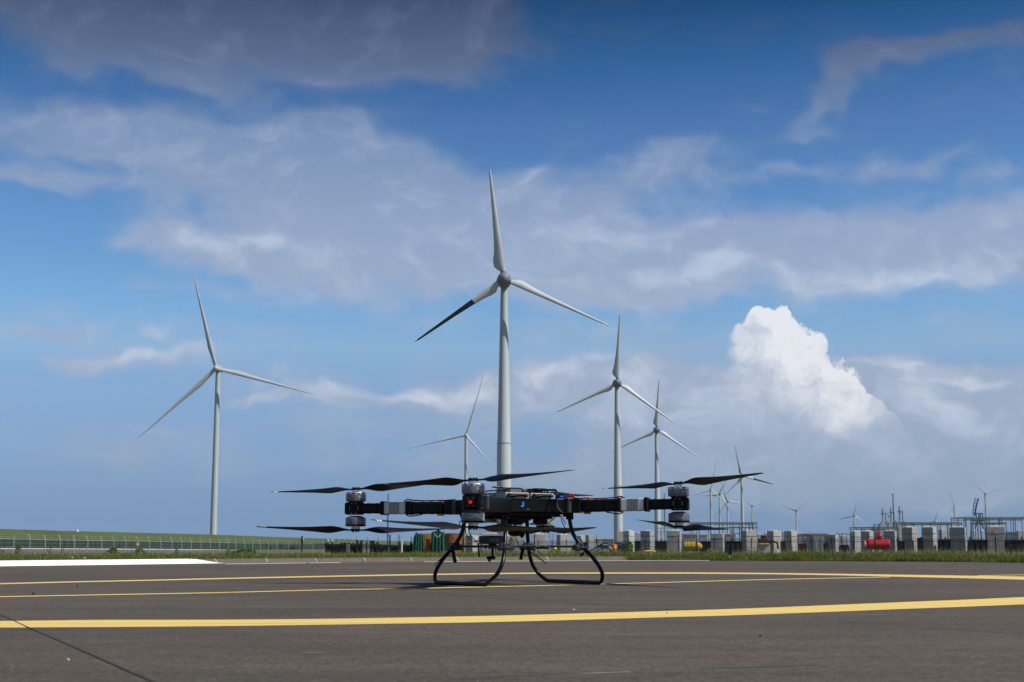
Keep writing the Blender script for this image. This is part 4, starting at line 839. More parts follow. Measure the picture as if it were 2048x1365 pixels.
# power station far away
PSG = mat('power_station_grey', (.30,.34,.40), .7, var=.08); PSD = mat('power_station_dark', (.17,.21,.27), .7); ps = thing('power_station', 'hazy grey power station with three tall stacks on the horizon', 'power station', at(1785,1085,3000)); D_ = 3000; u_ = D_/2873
for x, yt, yr in ((1765.3,1017.9,1027.5),(1782,1015.5,1025.4),(1798.9,1013,1023.4)):
    T_ = at(x, yt, D_); Rg = at(x, yr, D_); q = MB(); q.lathe([(2.3*u_,-1),(2.3*u_,lerp(-1,T_.z,.5)),(2.05*u_,T_.z-8),(2.05*u_,T_.z)], (T_.x,D_,0), 20); s_ = q.build('stack', PSG, ps, smooth=True)
    q = MB(); q.lathe([(2.0*u_,Rg.z-2),(4.2*u_,Rg.z-.3),(4.2*u_,Rg.z+1.3),(2.0*u_,Rg.z+1.3)], (T_.x,D_,0), 20); q.build('gallery', PSD, s_)
    q = MB(); X = T_.x+5.2*u_; zt = Rg.z
    for sx in (-1.0, 1.0):
        for sy in (-1, 1): q.tube([(X+sx*u_*.8, D_+sy, -1), (X+sx*u_*.8, D_+sy, zt)], .35, 4)
    z = 30; k_ = 0
    while z < zt: q.tube([(X-.8*u_, D_-1, z), (X+.8*u_, D_-1, z+6)], .3, 4); q.tube([(X+.8*u_, D_-1, z), (X-.8*u_, D_-1, z+6)], .3, 4); q.box((X, D_, z), (1.9*u_, 2.2, .6)); z += 6
    q.build('lift_shaft', PSD, ps)
    q = MB(); P = at(x, 1046, D_); q.box((P.x+1.5*u_, D_+3, P.z/2), (10*u_, 14, P.z)); P = at(x, 1049, D_); q.box((P.x-1*u_, D_-5, P.z/2), (13*u_, 12, P.z)); q.build('boiler_house', PSG, ps)
    for dx in (-4.5, 6.5, 8.0): P = at(x+dx, 1043.5+(dx % 2), D_); q = MB(); q.tube([(P.x, D_-4, 20), (P.x, D_-4, P.z)], 1.1, 6); q.box((P.x, D_-4, P.z), (3.2, 3, 1.4)); q.build('vent_pipe', PSD, ps)
for x in (1747.5, 1750.5, 1756, 1759): P = at(x, 1048.7, D_); q = MB(); q.tube([(P.x, D_, 15), (P.x, D_, P.z)], 1.0, 6); q.box((P.x, D_, P.z), (3.4, 3, 1.5)); q.build('vent_pipe', PSD, ps)
q = MB(); P = at(1780,1053,D_); q.box((P.x+5, D_+10, P.z/2), (72*u_, 30, P.z)); q.build('turbine_hall', PSG, ps)
# ------------------------------------------------------------------ vegetation
def leafy(px, pytop, w, d, z0, label, seed, n=160, m=None, cat='shrub', name='shrub', spread=1.0):
    rr = random.Random(seed); T_ = at(px, pytop, d); H_ = T_.z-z0; W_ = w/2873*d; t = thing(name, label, cat, (T_.x, d, z0)); q = MB(); st = MB()
    for s_ in range(5):
        a = rr.uniform(0, 6.28); e = Vector((T_.x+math.cos(a)*W_*.25, d+math.sin(a)*W_*.25, z0+H_*rr.uniform(.6,.97))); st.tube([(T_.x+rr.uniform(-.1,.1)*W_, d, z0), (T_.x+math.cos(a)*W_*.1, d, z0+H_*.4), e], [W_*.02, W_*.014, W_*.006], 5)
    st.build('stem', mat('stem_green',(.05,.06,.02),.8), t)
    q.flat = True
    for i in range(n):
        h = rr.random()**.8; rad = W_*.5*(1-.75*h**1.5)*spread*math.sqrt(rr.random()); a = rr.uniform(0, 6.28); c = Vector((T_.x+rad*math.cos(a), d+rad*math.sin(a)*.8, z0+H_*h)); s_ = W_*rr.uniform(.05,.11)
        u1 = Vector((rr.uniform(-1,1), rr.uniform(-1,1), rr.uniform(-.3,.9))).normalized(); u2 = u1.cross(Vector((rr.uniform(-1,1), rr.uniform(-1,1), rr.uniform(-1,1)))).normalized()*.45
        q.add([c-u1*s_, c+u2*s_, c+u1*s_, c-u2*s_], [(0,1,2,3)])
    q.build('foliage', m or GR1, t)
LG = leafmat(mat('shrub_leaf', (.11,.22,.035), .75, col2=(.055,.12,.022), vscale=4)); LD = mat('tree_leaf_dark', (.03,.045,.02), .85, var=.3, vscale=3)
leafy(1259,1084,32,60,-.5,'bright green leafy shrub at the start of the right hand verge',1,420,LG)
leafy(1256,1096,22,33,.0,'lower leafy weed in front of the bright green shrub',21,220,LG)
leafy(37,1090.5,22,34,.05,'tall green weed on the verge near the left edge',2,150,LG,'weed','weed')
leafy(4,1100,16,30,.05,'leafy weed cut by the left edge of the picture',3,90,LG,'weed','weed')
leafy(98,1094,16,34,.05,'grey-green weed on the verge second from the left edge',4,100,LG,'weed','weed')
leafy(125,1093,12,34,.05,'slim dark green weed on the verge left of the dike cabin',5,90,LG,'weed','weed')
leafy(226,1096,30,32,.05,'broad dark green weed clump below the left fence, first of two',6,240,LG,'weed','weed',1.3)
leafy(279,1098,34,31,.05,'broad green weed clump under the round traffic sign',7,240,LG,'weed','weed',1.3)
leafy(355,1096,16,34,.05,'small dark weed on the verge left of the white paint end',8,90,LG,'weed','weed')
leafy(490,1101,60,33,.05,'wide bright green bush on the verge behind the grey kerb',9,420,LG,'bush','bush',1.35)
leafy(457,1099,18,34,.05,'weed at the left foot of the wide bright green bush',10,90,LG,'weed','weed')
leafy(798,1067,15,135,-.9,'slender dark conifer left of the netted bundles',11,170,LD,'tree','small_tree',.6)
leafy(865.5,1062,8,200,-.9,'tiny bare looking conifer tip just above the netted bundles',12,60,LD,'tree','small_tree',.5)
leafy(991,1085,10,120,-.9,'dark narrow shrub behind the round sensor drum',13,80,LD)
leafy(1023,1075,24,120,-.9,'autumn green shrub seen between the middle skid legs',14,200,mat('leaf_olive',(.10,.11,.02),.8,var=.3,vscale=3))
leafy(1421,1098,30,50,-.6,'pale green thistle growth in front of the broad pale block stack',15,180,LG,'weed','weed')
leafy(1186,1110.5,20,27.5,.06,'small spiky green tuft on the kerb top left of where the grass begins',16,110,LG,'tuft','grass_tuft',1.2)
leafy(615,1126.2,14,23.8,.0,'thin sprig of weed on the asphalt at the kerb foot left of the drone',17,26,LG,'sprig','weed_sprig',1.4)
# grass on the verge
rg = random.Random(11)
def grass(name, n, m, pxr, dr, hr, z, label, lean=.25, w=.006, clump=None):
    q = MB(); q.flat = True; V = []; Fc = []
    for i in range(n):
        px_ = rg.uniform(*pxr); p, nr = edge_at(min(px_, 2500)); dd_ = lerp(dr[0], dr[1], rg.random()**1.4); c = p+nr*dd_+Vector(((px_-px_), 0, 0)); zz = interp(dd_, [(r_[0], r_[1]) for r_ in rows])
        h = rg.uniform(*hr)*(1 if clump is None else clump(px_, dd_)); a = rg.uniform(0, 6.28); ww = w*(1+dd_*.05); ln = rg.uniform(0, lean)*h; a2 = rg.uniform(0, 6.28)
        bx_, by_ = math.cos(a)*ww, math.sin(a)*ww; lx, ly = math.cos(a2)*ln, math.sin(a2)*ln; o = len(V)
        V += [(c.x-bx_, c.y-by_, zz-.01), (c.x+bx_, c.y+by_, zz-.01), (c.x+bx_*.7+lx*.35, c.y+by_*.7+ly*.35, zz+h*.55), (c.x-bx_*.7+lx*.35, c.y-by_*.7+ly*.35, zz+h*.55), (c.x+lx, c.y+ly, zz+h)]
        Fc += [(o, o+1, o+2, o+3), (o+3, o+2, o+4)]
    me = bpy.data.meshes.new(name); me.from_pydata(V, [], Fc); me.materials.append(m); o = bpy.data.objects.new(name, me); C.objects.link(o); return tag(o, kind='stuff', label=label, cat='grass')
from mathutils import noise as mn
def cl(px_, dd_): return max(.42, .7+.75*mn.noise(Vector((px_*.013, dd_*.7, 3.1)))+.35*mn.noise(Vector((px_*.06, dd_*2, 9))))
grass('verge_grass', 60000, GR1, (1246, 2300), (.02, 3.0), (.055, .125), 0, 'thick green grass along the right edge of the pad', clump=cl, w=.005)
grass('verge_grass', 12000, GR1, (1246, 2300), (3.0, 16), (.06, .15), 0, 'green grass behind the right verge', clump=cl, w=.005)
grass('dry_stalks', 4500, GR2, (1300, 2300), (.5, 9), (.11, .24), 0, 'tall dry seed stalks in the right verge', .35, .0035, clump=lambda x, y: .6+.8*max(0, mn.noise(Vector((x*.008, y*.3, 1))))+.15)
grass('verge_grass', 52000, GR1, (-150, 1250), (.25, 8), (.03, .12), 0, 'green grass strip behind the kerb', clump=cl, w=.0045)
grass('verge_grass', 16000, GR1, (-150, 1250), (6, 22), (.04, .13), 0, 'green grass on the bank behind the kerb', clump=cl, w=.007)
grass('dry_stalks', 6500, GR2, (-150, 1250), (1.5, 22), (.05, .17), 0, 'dry reddish grass stalks behind the left kerb', .3, .005, clump=cl)
YF = mat('flower_yellow', (.75,.55,.02), .6)
for x, y, l_ in ((144.5,1116,'left one'),(169,1116.6,'right one')):
    P = at(x, y, 22.5); t = thing('flower', 'tiny yellow flower in the grass above the white kerb, '+l_, 'flower', (P.x,P.y,.08)); q = MB(); q.lathe([(.004,-.006),(.02,0),(.018,.01),(.004,.014)], P, 8); q.build('blossom', YF, t); q = MB(); q.tube([P, (P.x,P.y,.06)], .003, 4); q.build('stalk', GR1, t)
# ------------------------------------------------------------------ the drone
CX, CY, RZ = .010, 11.0, R(-12.5)
dr = thing('drone', 'large black eight-rotor cargo drone standing on two hoop skids on the pad', 'drone', (CX, CY, 0), RZ)
ID = Matrix.Identity(4)
CARB = mat('carbon_black', (.0035,.0037,.0045), .38); MBLK = mat('matt_black', (.0030,.0030,.0034), .6); TUBE = mat('skid_tube_black', (.004,.005,.0065), .30)
for m_ in (CARB, MBLK, TUBE): m_.node_tree.nodes['Principled BSDF'].inputs['Specular IOR Level'].default_value = .2
MOTG = mat('motor_grey', (.17,.172,.20), .42, .45, var=.05, vscale=20); SILV = mat('silver_metal', (.62,.62,.60), .3, .8, var=.08, vscale=30); ALU = mat('aluminium_case', (.34,.34,.33), .45, .35, var=.10, vscale=9)
ESC = mat('controller_silver', (.60,.64,.63), .42, .25, var=.05, vscale=10); FIN = mat('cooling_fin_dark', (.10,.12,.12), .6); OR2 = mat('connector_orange', (.85,.22,.02), .5)
WMK = mat('marking_white', (.75,.77,.8), .6); BLADE = mat('blade_black', (.006,.0075,.0105), .5, var=.1, vscale=6); BLADE.node_tree.nodes['Principled BSDF'].inputs['Specular IOR Level'].default_value = .22; REDP = mat('red_plastic', (.7,.01,.01), .4); BLUEP = mat('blue_plastic', (.0,.12,.55), .4)
ZA = .585
def dz_(k): return {'L': -.002, 'R': .018, 'N': .0, 'B': .0}[k]
AD = {'L': (-1,0), 'R': (1,0), 'N': (0,-1), 'B': (0,1)}
def ap(k, r, s, z):           # arm coordinates -> drone coordinates
    a = AD[k]; return Vector((a[0]*r-a[1]*s, a[1]*r+a[0]*s, ZA+z+dz_(k)*min(1, r/1.27)))
def abox(mb, k, r0, r1, s, z0, z1, so=0.0, mi=0):
    pts = [ap(k, r, so+q*s/2, z) for r in (r0, r1) for q in (-1, 1) for z in (z0, z1)]
    mb.add(pts, [(0,1,3,2),(4,6,7,5),(0,4,5,1),(2,3,7,6),(0,2,6,4),(1,5,7,3)], mi); return mb
DM = Matrix.Translation(Vector((CX, CY, 0))) @ Matrix.Rotation(RZ, 4, 'Z')
def bl(mb, name, m, parent=dr, **k): return mb.build(name, m, parent, inv=ID, **k)
# body
q = MB(); hb, tr = .46, .065
def diamond(h, t_): return [(h, -t_), (h, t_), (t_, h), (-t_, h), (-h, t_), (-h, -t_), (-t_, -h), (t_, -h)]
q.prism(diamond(hb, tr), .541, .632); body = bl(q, 'body', CARB, bevel=.006)
q = MB(); q.prism(diamond(hb+.004, tr), .632, .640); bl(q, 'top_plate', MBLK, body, bevel=.002)
q = MB(); q.prism(diamond(.41, .06), .512, .540); q.prism(diamond(.30, .05), .496, .511); bl(q, 'lower_deck', MBLK, body, bevel=.004)
for c in ((-.16,-.16,.505,.13,.05),(.10,-.22,.500,.09,.04),(.2,.05,.497,.1,.06),(-.05,.18,.495,.16,.08)):
    q = MB(); q.box((c[0], c[1], c[2]-.018), (c[3], c[4], .042), Matrix.Rotation(R(45),3,'Z')); bl(q, 'equipment_box', MBLK if c[0] > -.1 else ALU, body, bevel=.004)
eL, eP = Vector((-.70711,.70711,0)), Vector((.70711,.70711,0))           # across / along the front right panel
def bp(p, q_, z): return eP*p+eL*q_+Vector((0,0,z))
rotB = Matrix(((eP.x, eL.x, 0), (eP.y, eL.y, 0), (0,0,1)))
def fpoly(mb, pts, p0, z0, s, out=.0012):        # flat marking on the front right panel, pts in unit box
    mb.add([bp(p0+x*s, -.3710-out, z0+y*s) for x, y in pts], [tuple(range(len(pts)))])
PN = (hb+tr)/math.sqrt(2)
q = MB(); q.flat = True
def face(p, z, out=.0015): return bp(p, -PN-out, z)
def mark(mb, pts, p0, z0, s): mb.add([face(p0+x*s, z0+y*s) for x, y in pts], [tuple(range(len(pts)))])
jp = -.172; mark(q, [(.42,1),(.75,1),(.75,.30),(.42,.30)], jp, .577, .038); mark(q, [(.75,.30),(.66,.08),(.42,0),(.42,.30)], jp, .577, .038); mark(q, [(.42,0),(.08,.05),(.0,.18),(.16,.30),(.42,.28)], jp, .577, .038); mark(q, [(.30,.62),(.42,.7),(.42,.55)], jp, .577, .038)
bl(q, 'letter_j_mark', mat('logo_blue', (.01,.27,.75), .4), body)
q = MB(); q.flat = True; mark(q, [(0,0),(1,.06),(1,.26),(0,.2)], jp+.052, .557, .022); mark(q, [(.2,.3),(1.1,.34),(1.1,.44),(.2,.4)], jp+.052, .557, .022); bl(q, 'small_mark', mat('mark_teal', (.0,.22,.22), .5), body)
q = MB(); q.flat = True
for i in range(7): mark(q, [(0,0),(.7,0),(.7,1),(0,1)], -.345+i*.0045, .546, .005)
bl(q, 'small_lettering', WMK, body)
for p in (-.30,-.2,-.1,0,.1,.2,.3):
    q = MB(); q.lathe([(.005,0),(.005,.004)], face(p, .624, 0), 8, rotB @ Matrix.Rotation(R(90),3,'X')); bl(q, 'panel_screw', MBLK, body)
# batteries and boxes on top
for i, p in enumerate((-.113, .113)):
    q = MB(); q.box(bp(p-.02, -.055, .664), (.212, .42, .046), rotB); bt_ = bl(q, 'battery', ALU, bevel=.004)
    q = MB(); q.box(bp(p-.02, -.055, .688), (.205, .41, .004), rotB); bl(q, 'lid', MBLK if i else ALU, bt_)
    q = MB(); y0 = -.274
    q.tube([bp(p-.09, y0, .661), bp(p-.06, y0-.008, .664), bp(p-.02, y0-.006, .669), bp(p+.03, y0-.004, .670), bp(p+.065, y0, .664)], [.016,.015,.009,.008,.010], 8); q.tube([bp(p-.1, y0+.01, .661), bp(p-.1, y0-.012, .661)], .018, 12); bl(q, 'power_lead', MBLK, bt_, smooth=True)
    q = MB(); q.tube([bp(p-.075, -.20, .690), bp(p-.073, -.20, .716), bp(p-.062, -.20, .722), bp(p+.055, -.20, .722), bp(p+.065, -.20, .716), bp(p+.067, -.20, .690)], .0055, 8); bl(q, 'handle', MBLK, bt_, smooth=True)
    q = MB(); q.tube([bp(p-.06, -.05, .690), bp(p-.06, -.05, .710), bp(p+.04, -.05, .710), bp(p+.04, -.05, .690)], .005, 8); bl(q, 'handle', MBLK, bt_, smooth=True)
    for sx in (-.095, .055):
        q = MB(); q.lathe([(.004,0),(.004,.003)], bp(p+sx, -.266, .681), 8, rotB @ Matrix.Rotation(R(90),3,'X')); bl(q, 'case_screw', MBLK, bt_)
q = MB(); q.box(bp(.03, .06, .712), (.16,.18,.042), rotB); fb = bl(q, 'flight_computer', mat('computer_mauve_grey', (.16,.15,.17), .5, .2), bevel=.006)
q = MB(); q.tube([bp(-.07,.02,.69), bp(-.08,0,.71), bp(-.06,.05,.722), bp(-.03,.07,.725)], .006, 6); bl(q, 'cable', MBLK, fb, smooth=True)
q = MB(); q.tube([bp(-.248,-.16,.69), bp(-.248,-.16,.704), bp(-.248,.0,.704), bp(-.248,.0,.690)], .005, 8); bl(q, 'side_handle', MBLK, smooth=True)
Yf = 10.80
def wt_(lst, Y=Yf): return [at(x, y, Y+(p[0] if (p := r_) else 0)) for x, y, *r_ in lst]
def wire(name, lst, r, m, Y=Yf, parent=dr, n=6):
    o = MB(); o.tube(smooth_poly(wt_(lst, Y), 4), r, n); return o.build(name, m, parent, smooth=True)
o = MB(); o.tube([at(1079,981,10.72), at(1111,980.2,10.72), at(1113.2,982,10.72), at(1113.4,1005,10.66), at(1113.6,1008,10.66)], .0085, 8); o.build('antenna_bracket', MBLK, dr, smooth=True)
o = MB(); P = at(1113,1001,10.68); o.box(P, (.018,.03,.075)); o.box(at(1120,993,10.74), (.05,.05,.035)); o.build('bracket_post', MBLK, dr, bevel=.002)
o = MB(); P = at(1124,995,10.72); o.tube([P+Vector((-.016,0,0)), P+Vector((.012,0,0))], .0125, 12); bc = o.build('blue_connector', BLUEP, dr, smooth=True); o = MB(); o.tube([P+Vector((.012,0,0)), P+Vector((.03,0,0))], .009, 10); o.build('plug', MBLK, bc)
o = MB(); P = at(1143,993.5,10.78); o.tube([P+Vector((.0165*math.cos(a), .004*math.cos(a), .0195*math.sin(a))) for a in [2*math.pi*i/16 for i in range(16)]], .0048, 8, closed=True); o.build('red_pull_ring', REDP, dr, smooth=True)
o = MB(); P = at(1143,998,10.78); o.tube([P, P+Vector((0,0,-.02))], .012, 10); o.build('ring_base', MBLK, dr)
wire('thin_cord', [(1113,1007),(1116,1015),(1120,1021),(1126,1026)], .0018, mat('cord_tan',(.25,.16,.09),.7), 10.55)
wire('black_cable', [(1130,1000),(1136,995),(1146,995),(1156,999)], .0045, MBLK, 10.74)
# arms
arms = {}
for k in 'LRNB':
    q = MB(); abox(q, k, .40, .535, .155, -.052, .056); a_ = bl(q, 'arm', CARB, bevel=.008)
    q = MB(); abox(q, k, .535, .83, .088, -.047, .047); bl(q, 'inner_tube', CARB, a_, bevel=.014)
    q = MB(); abox(q, k, 1.04, 1.225, .076, -.039, .039); bl(q, 'outer_tube', CARB, a_, bevel=.012)
    for s in ((-1, 1) if k != 'N' else ()):
        q = MB(); q.tube([ap(k, .445, s*.079, -.05), ap(k, .445, s*.079, .055)], .024, 16); bl(q, 'hinge_pin', mat('hinge_dark_grey', (.035,.037,.04), .4), a_, smooth=True)
    q = MB(); abox(q, k, .84, 1.018, .155, -.046, .046); e_ = bl(q, 'speed_controller', ESC if k != 'N' else CARB, a_, bevel=.006)
    if k == 'N': q = MB(); abox(q, k, .40, 1.205, .178, -.050, .054); bl(q, 'arm_cover', CARB, a_, bevel=.008)
    for s in (-1, 1):
        q = MB()
        for i in range(8): r_ = .893+i*.0105; abox(q, k, r_, r_+.0055, .003, -.0445, .0445, s*.0775)
        bl(q, 'cooling_fins', FIN if k != 'N' else MBLK, e_)
    for r0, r1 in (((.812,.842),(1.016,1.048)) if k != 'N' else ()):
        q = MB(); abox(q, k, r0, r1, .168, -.0525, .0535); bl(q, 'clamp', MBLK, a_, bevel=.008)
    for r_ in ((.58,.65,.72,.79,1.09,1.16) if k != 'N' else ()):
        w_, h_ = (.046,.049) if r_ < 1 else (.040,.041); q = MB(); q.tube([ap(k, r_, -w_, -h_), ap(k, r_, w_, -h_), ap(k, r_, w_, h_), ap(k, r_, -w_, h_)], .0022, 5, closed=True); bl(q, 'cable_tie', MBLK, a_)
    q = MB(); q.tube([ap(k, .46, -.02, .064), ap(k, .56, -.015, .056), ap(k, .7, -.014, .055), ap(k, .79, -.016, .057), ap(k, .825, -.03, .066), ap(k, .85, -.05, .052)], .0035, 6); bl(q, 'red_wire', mat('wire_red', (.35,.02,.02), .5), a_, smooth=True)
    q = MB(); q.tube([ap(k, .46, .02, .062), ap(k, .56, .018, .056), ap(k, .70, .02, .055), ap(k, .80, .028, .060), ap(k, .83, .05, .068), ap(k, .86, .06, .05)], .0045, 6); bl(q, 'black_wire', MBLK, a_, smooth=True)
    q = MB(); q.tube([ap(k, .72, .02, -.05), ap(k, .79, .03, -.062), ap(k, .82, .045, -.064), ap(k, .84, .06, -.052)], .0045, 6); bl(q, 'black_wire', MBLK, a_, smooth=True)
    for z in ((.060, -.054) if k != 'N' else ()):
        q = MB(); abox(q, k, .545, .600, .030, z-.007, z+.007, -.02 if z > 0 else .02); abox(q, k, .568, .576, .036, z-.009, z+.009, -.02 if z > 0 else .02); bl(q, 'orange_connector', OR2, a_, bevel=.003)
    q = MB(); abox(q, k, 1.212, 1.347, .112, -.048, .048); mb_ = bl(q, 'motor_mount', MBLK, a_, bevel=.010)
    for r_, s, z in ((1.235,1,.012),(1.235,1,-.004),(1.30,1,.012),(1.30,1,-.004),(1.25,1,.036),(1.285,1,.036),(1.25,1,-.038),(1.285,1,-.038)):
        for s2 in (-1, 1):
            q = MB(); q.tube([ap(k, r_, s2*.0555, z), ap(k, r_, s2*.0585, z)], .0032, 6); bl(q, 'screw', SILV, mb_)
    if k == 'N':
        q = MB(); q.tube([ap(k, 1.346, .0, 0), ap(k, 1.356, .0, 0)], .0125, 16); rl_ = MT.get('nav_red') or bpy.data.materials.new('nav_red'); rl_.use_nodes = True; b_ = rl_.node_tree.nodes['Principled BSDF']; b_.inputs['Base Color'].default_value = (.8,.01,.01,1); b_.inputs['Emission Color'].default_value = (1,.01,.005,1); b_.inputs['Emission Strength'].default_value = .35; MT['nav_red'] = rl_
        bl(q, 'navigation_light', rl_, mb_, smooth=True)
        for s in (-1, 1):
            for z in (-.024, .024): q = MB(); q.tube([ap(k, 1.3465, s*.02, z), ap(k, 1.350, s*.02, z)], .003, 6); bl(q, 'screw', SILV, mb_)
        q = MB(); abox(q, k, 1.19, 1.21, .19, -.052, .056); bl(q, 'guard_plate', mat('edge_grey', (.05,.055,.06), .35), mb_, bevel=.012)
    arms[k] = a_
# motors
up_prof = [(.040,.043),(.0450,.045),(.0785,.059),(.0795,.062),(.0795,.116),(.0775,.1225)]
def motor(k, s):
    c = ap(k, 1.27, 0, 0); zz = -.014 if s < 0 else 0
    def P(prof): return [(r_, s*z+zz) for r_, z in prof]
    q = MB(); q.lathe(P(up_prof), c, 40); m_ = bl(q, 'motor', MOTG, smooth=True, angle=20)
    q = MB(); q.lathe(P([(.0797,.1105),(.0799,.117),(.0780,.1235)]), c, 40); q.f = q.f[:-2]; q.mi = q.mi[:-2]; bl(q, 'rim', SILV if s > 0 else MBLK, m_, smooth=True)
    q = MB(); q.lathe(P([(.0776,.1222),(.075,.1262),(.036,.1272)]), c, 40); bl(q, 'end_cap', SILV, m_, smooth=True, angle=20)
    q = MB(); q.lathe(P([(.0345,.126),(.0335,.1455)]), c, 24); bl(q, 'shaft_collar', SILV, m_, smooth=True)
    q = MB(); nsl = 11
    for i in range(nsl):
        a0 = 2*math.pi*(i+.12)/nsl; a1 = 2*math.pi*(i+.62)/nsl; vs = []; n_ = 5
        for j in range(n_+1):
            a = lerp(a0, a1, j/n_)
            for rr_, z in ((.0806,.1125),(.0792,.1210)): vs.append(c+Vector((rr_*math.cos(a), rr_*math.sin(a), s*z+zz)))
        q.add(vs, [(2*j, 2*j+2, 2*j+3, 2*j+1) for j in range(n_)])
    bl(q, 'vent_slots', MBLK, m_)
    q = MB()
    for i in range(26):
        a = 2*math.pi*i/26
        for rr_, z in ((.0505,.0478),):
            p = c+Vector((rr_*math.cos(a), rr_*math.sin(a), s*z+zz)); t_ = Vector((-math.sin(a), math.cos(a), 0)); d_ = Vector((math.cos(a), math.sin(a), s*.42)).normalized()
            q.add([p-t_*.0022-d_*.006+Vector((0,0,-s*.001)), p+t_*.0022-d_*.006+Vector((0,0,-s*.001)), p+t_*.0022+d_*.007+Vector((0,0,-s*.001)), p-t_*.0022+d_*.007+Vector((0,0,-s*.001))], [(0,1,2,3)])
    bl(q, 'winding_gaps', SILV, m_)
    # small brand mark: a double hook and a short row of letters, wrapped on the housing
    base = -math.pi/2-RZ+{'L':.55,'R':.35,'N':.55,'B':.2}[k]*(1 if s > 0 else (1 if k == 'L' else -.35 if k == 'R' else -.7)); q = MB(); q.flat = True
    def wrap(u, v): a = base+u/.0800; return c+Vector((.0800*math.cos(a), .0800*math.sin(a), s*.088+zz+v))
    for pts in ([(-.012,.006),(-.009,.008),(-.006,.006),(-.008,.005),(-.010,.001),(-.012,.002)], [(-.008,-.002),(-.006,-.006),(-.002,-.008),(-.003,-.005),(-.005,-.003),(-.006,0)]): q.add([wrap(u, v) for u, v in pts], [tuple(range(6))])
    for i in range(8): q.add([wrap(.001+i*.0046+x, y) for x, y in ((0,-.002),(.0034,-.002),(.0034,.002),(0,.002))], [(0,1,2,3)])
    bl(q, 'brand_mark', WMK, m_)
    if k == 'N' and s < 0 or k == 'B' and s < 0:  # wedge of sunlight painted onto the near and back lower motor housings
        q = MB(); vs = []; n_ = 16
        for j in range(n_+1):
            a = -math.pi/2-RZ+lerp(-.55, 1.35, j/n_); f_ = j/n_; vs += [c+Vector((.0799*math.cos(a), .0799*math.sin(a), s*.0625+zz)), c+Vector((.0799*math.cos(a), .0799*math.sin(a), s*lerp(.064,.115,f_)+zz))]
        q.add(vs, [(2*j, 2*j+2, 2*j+3, 2*j+1) for j in range(n_)]); bl(q, 'painted_light_wedge', mat('painted_light_silver',(.36,.38,.40),.4,.4), m_, smooth=True)
    return m_
for k in 'LRNB':
    for s in (1, -1): motor(k, s)
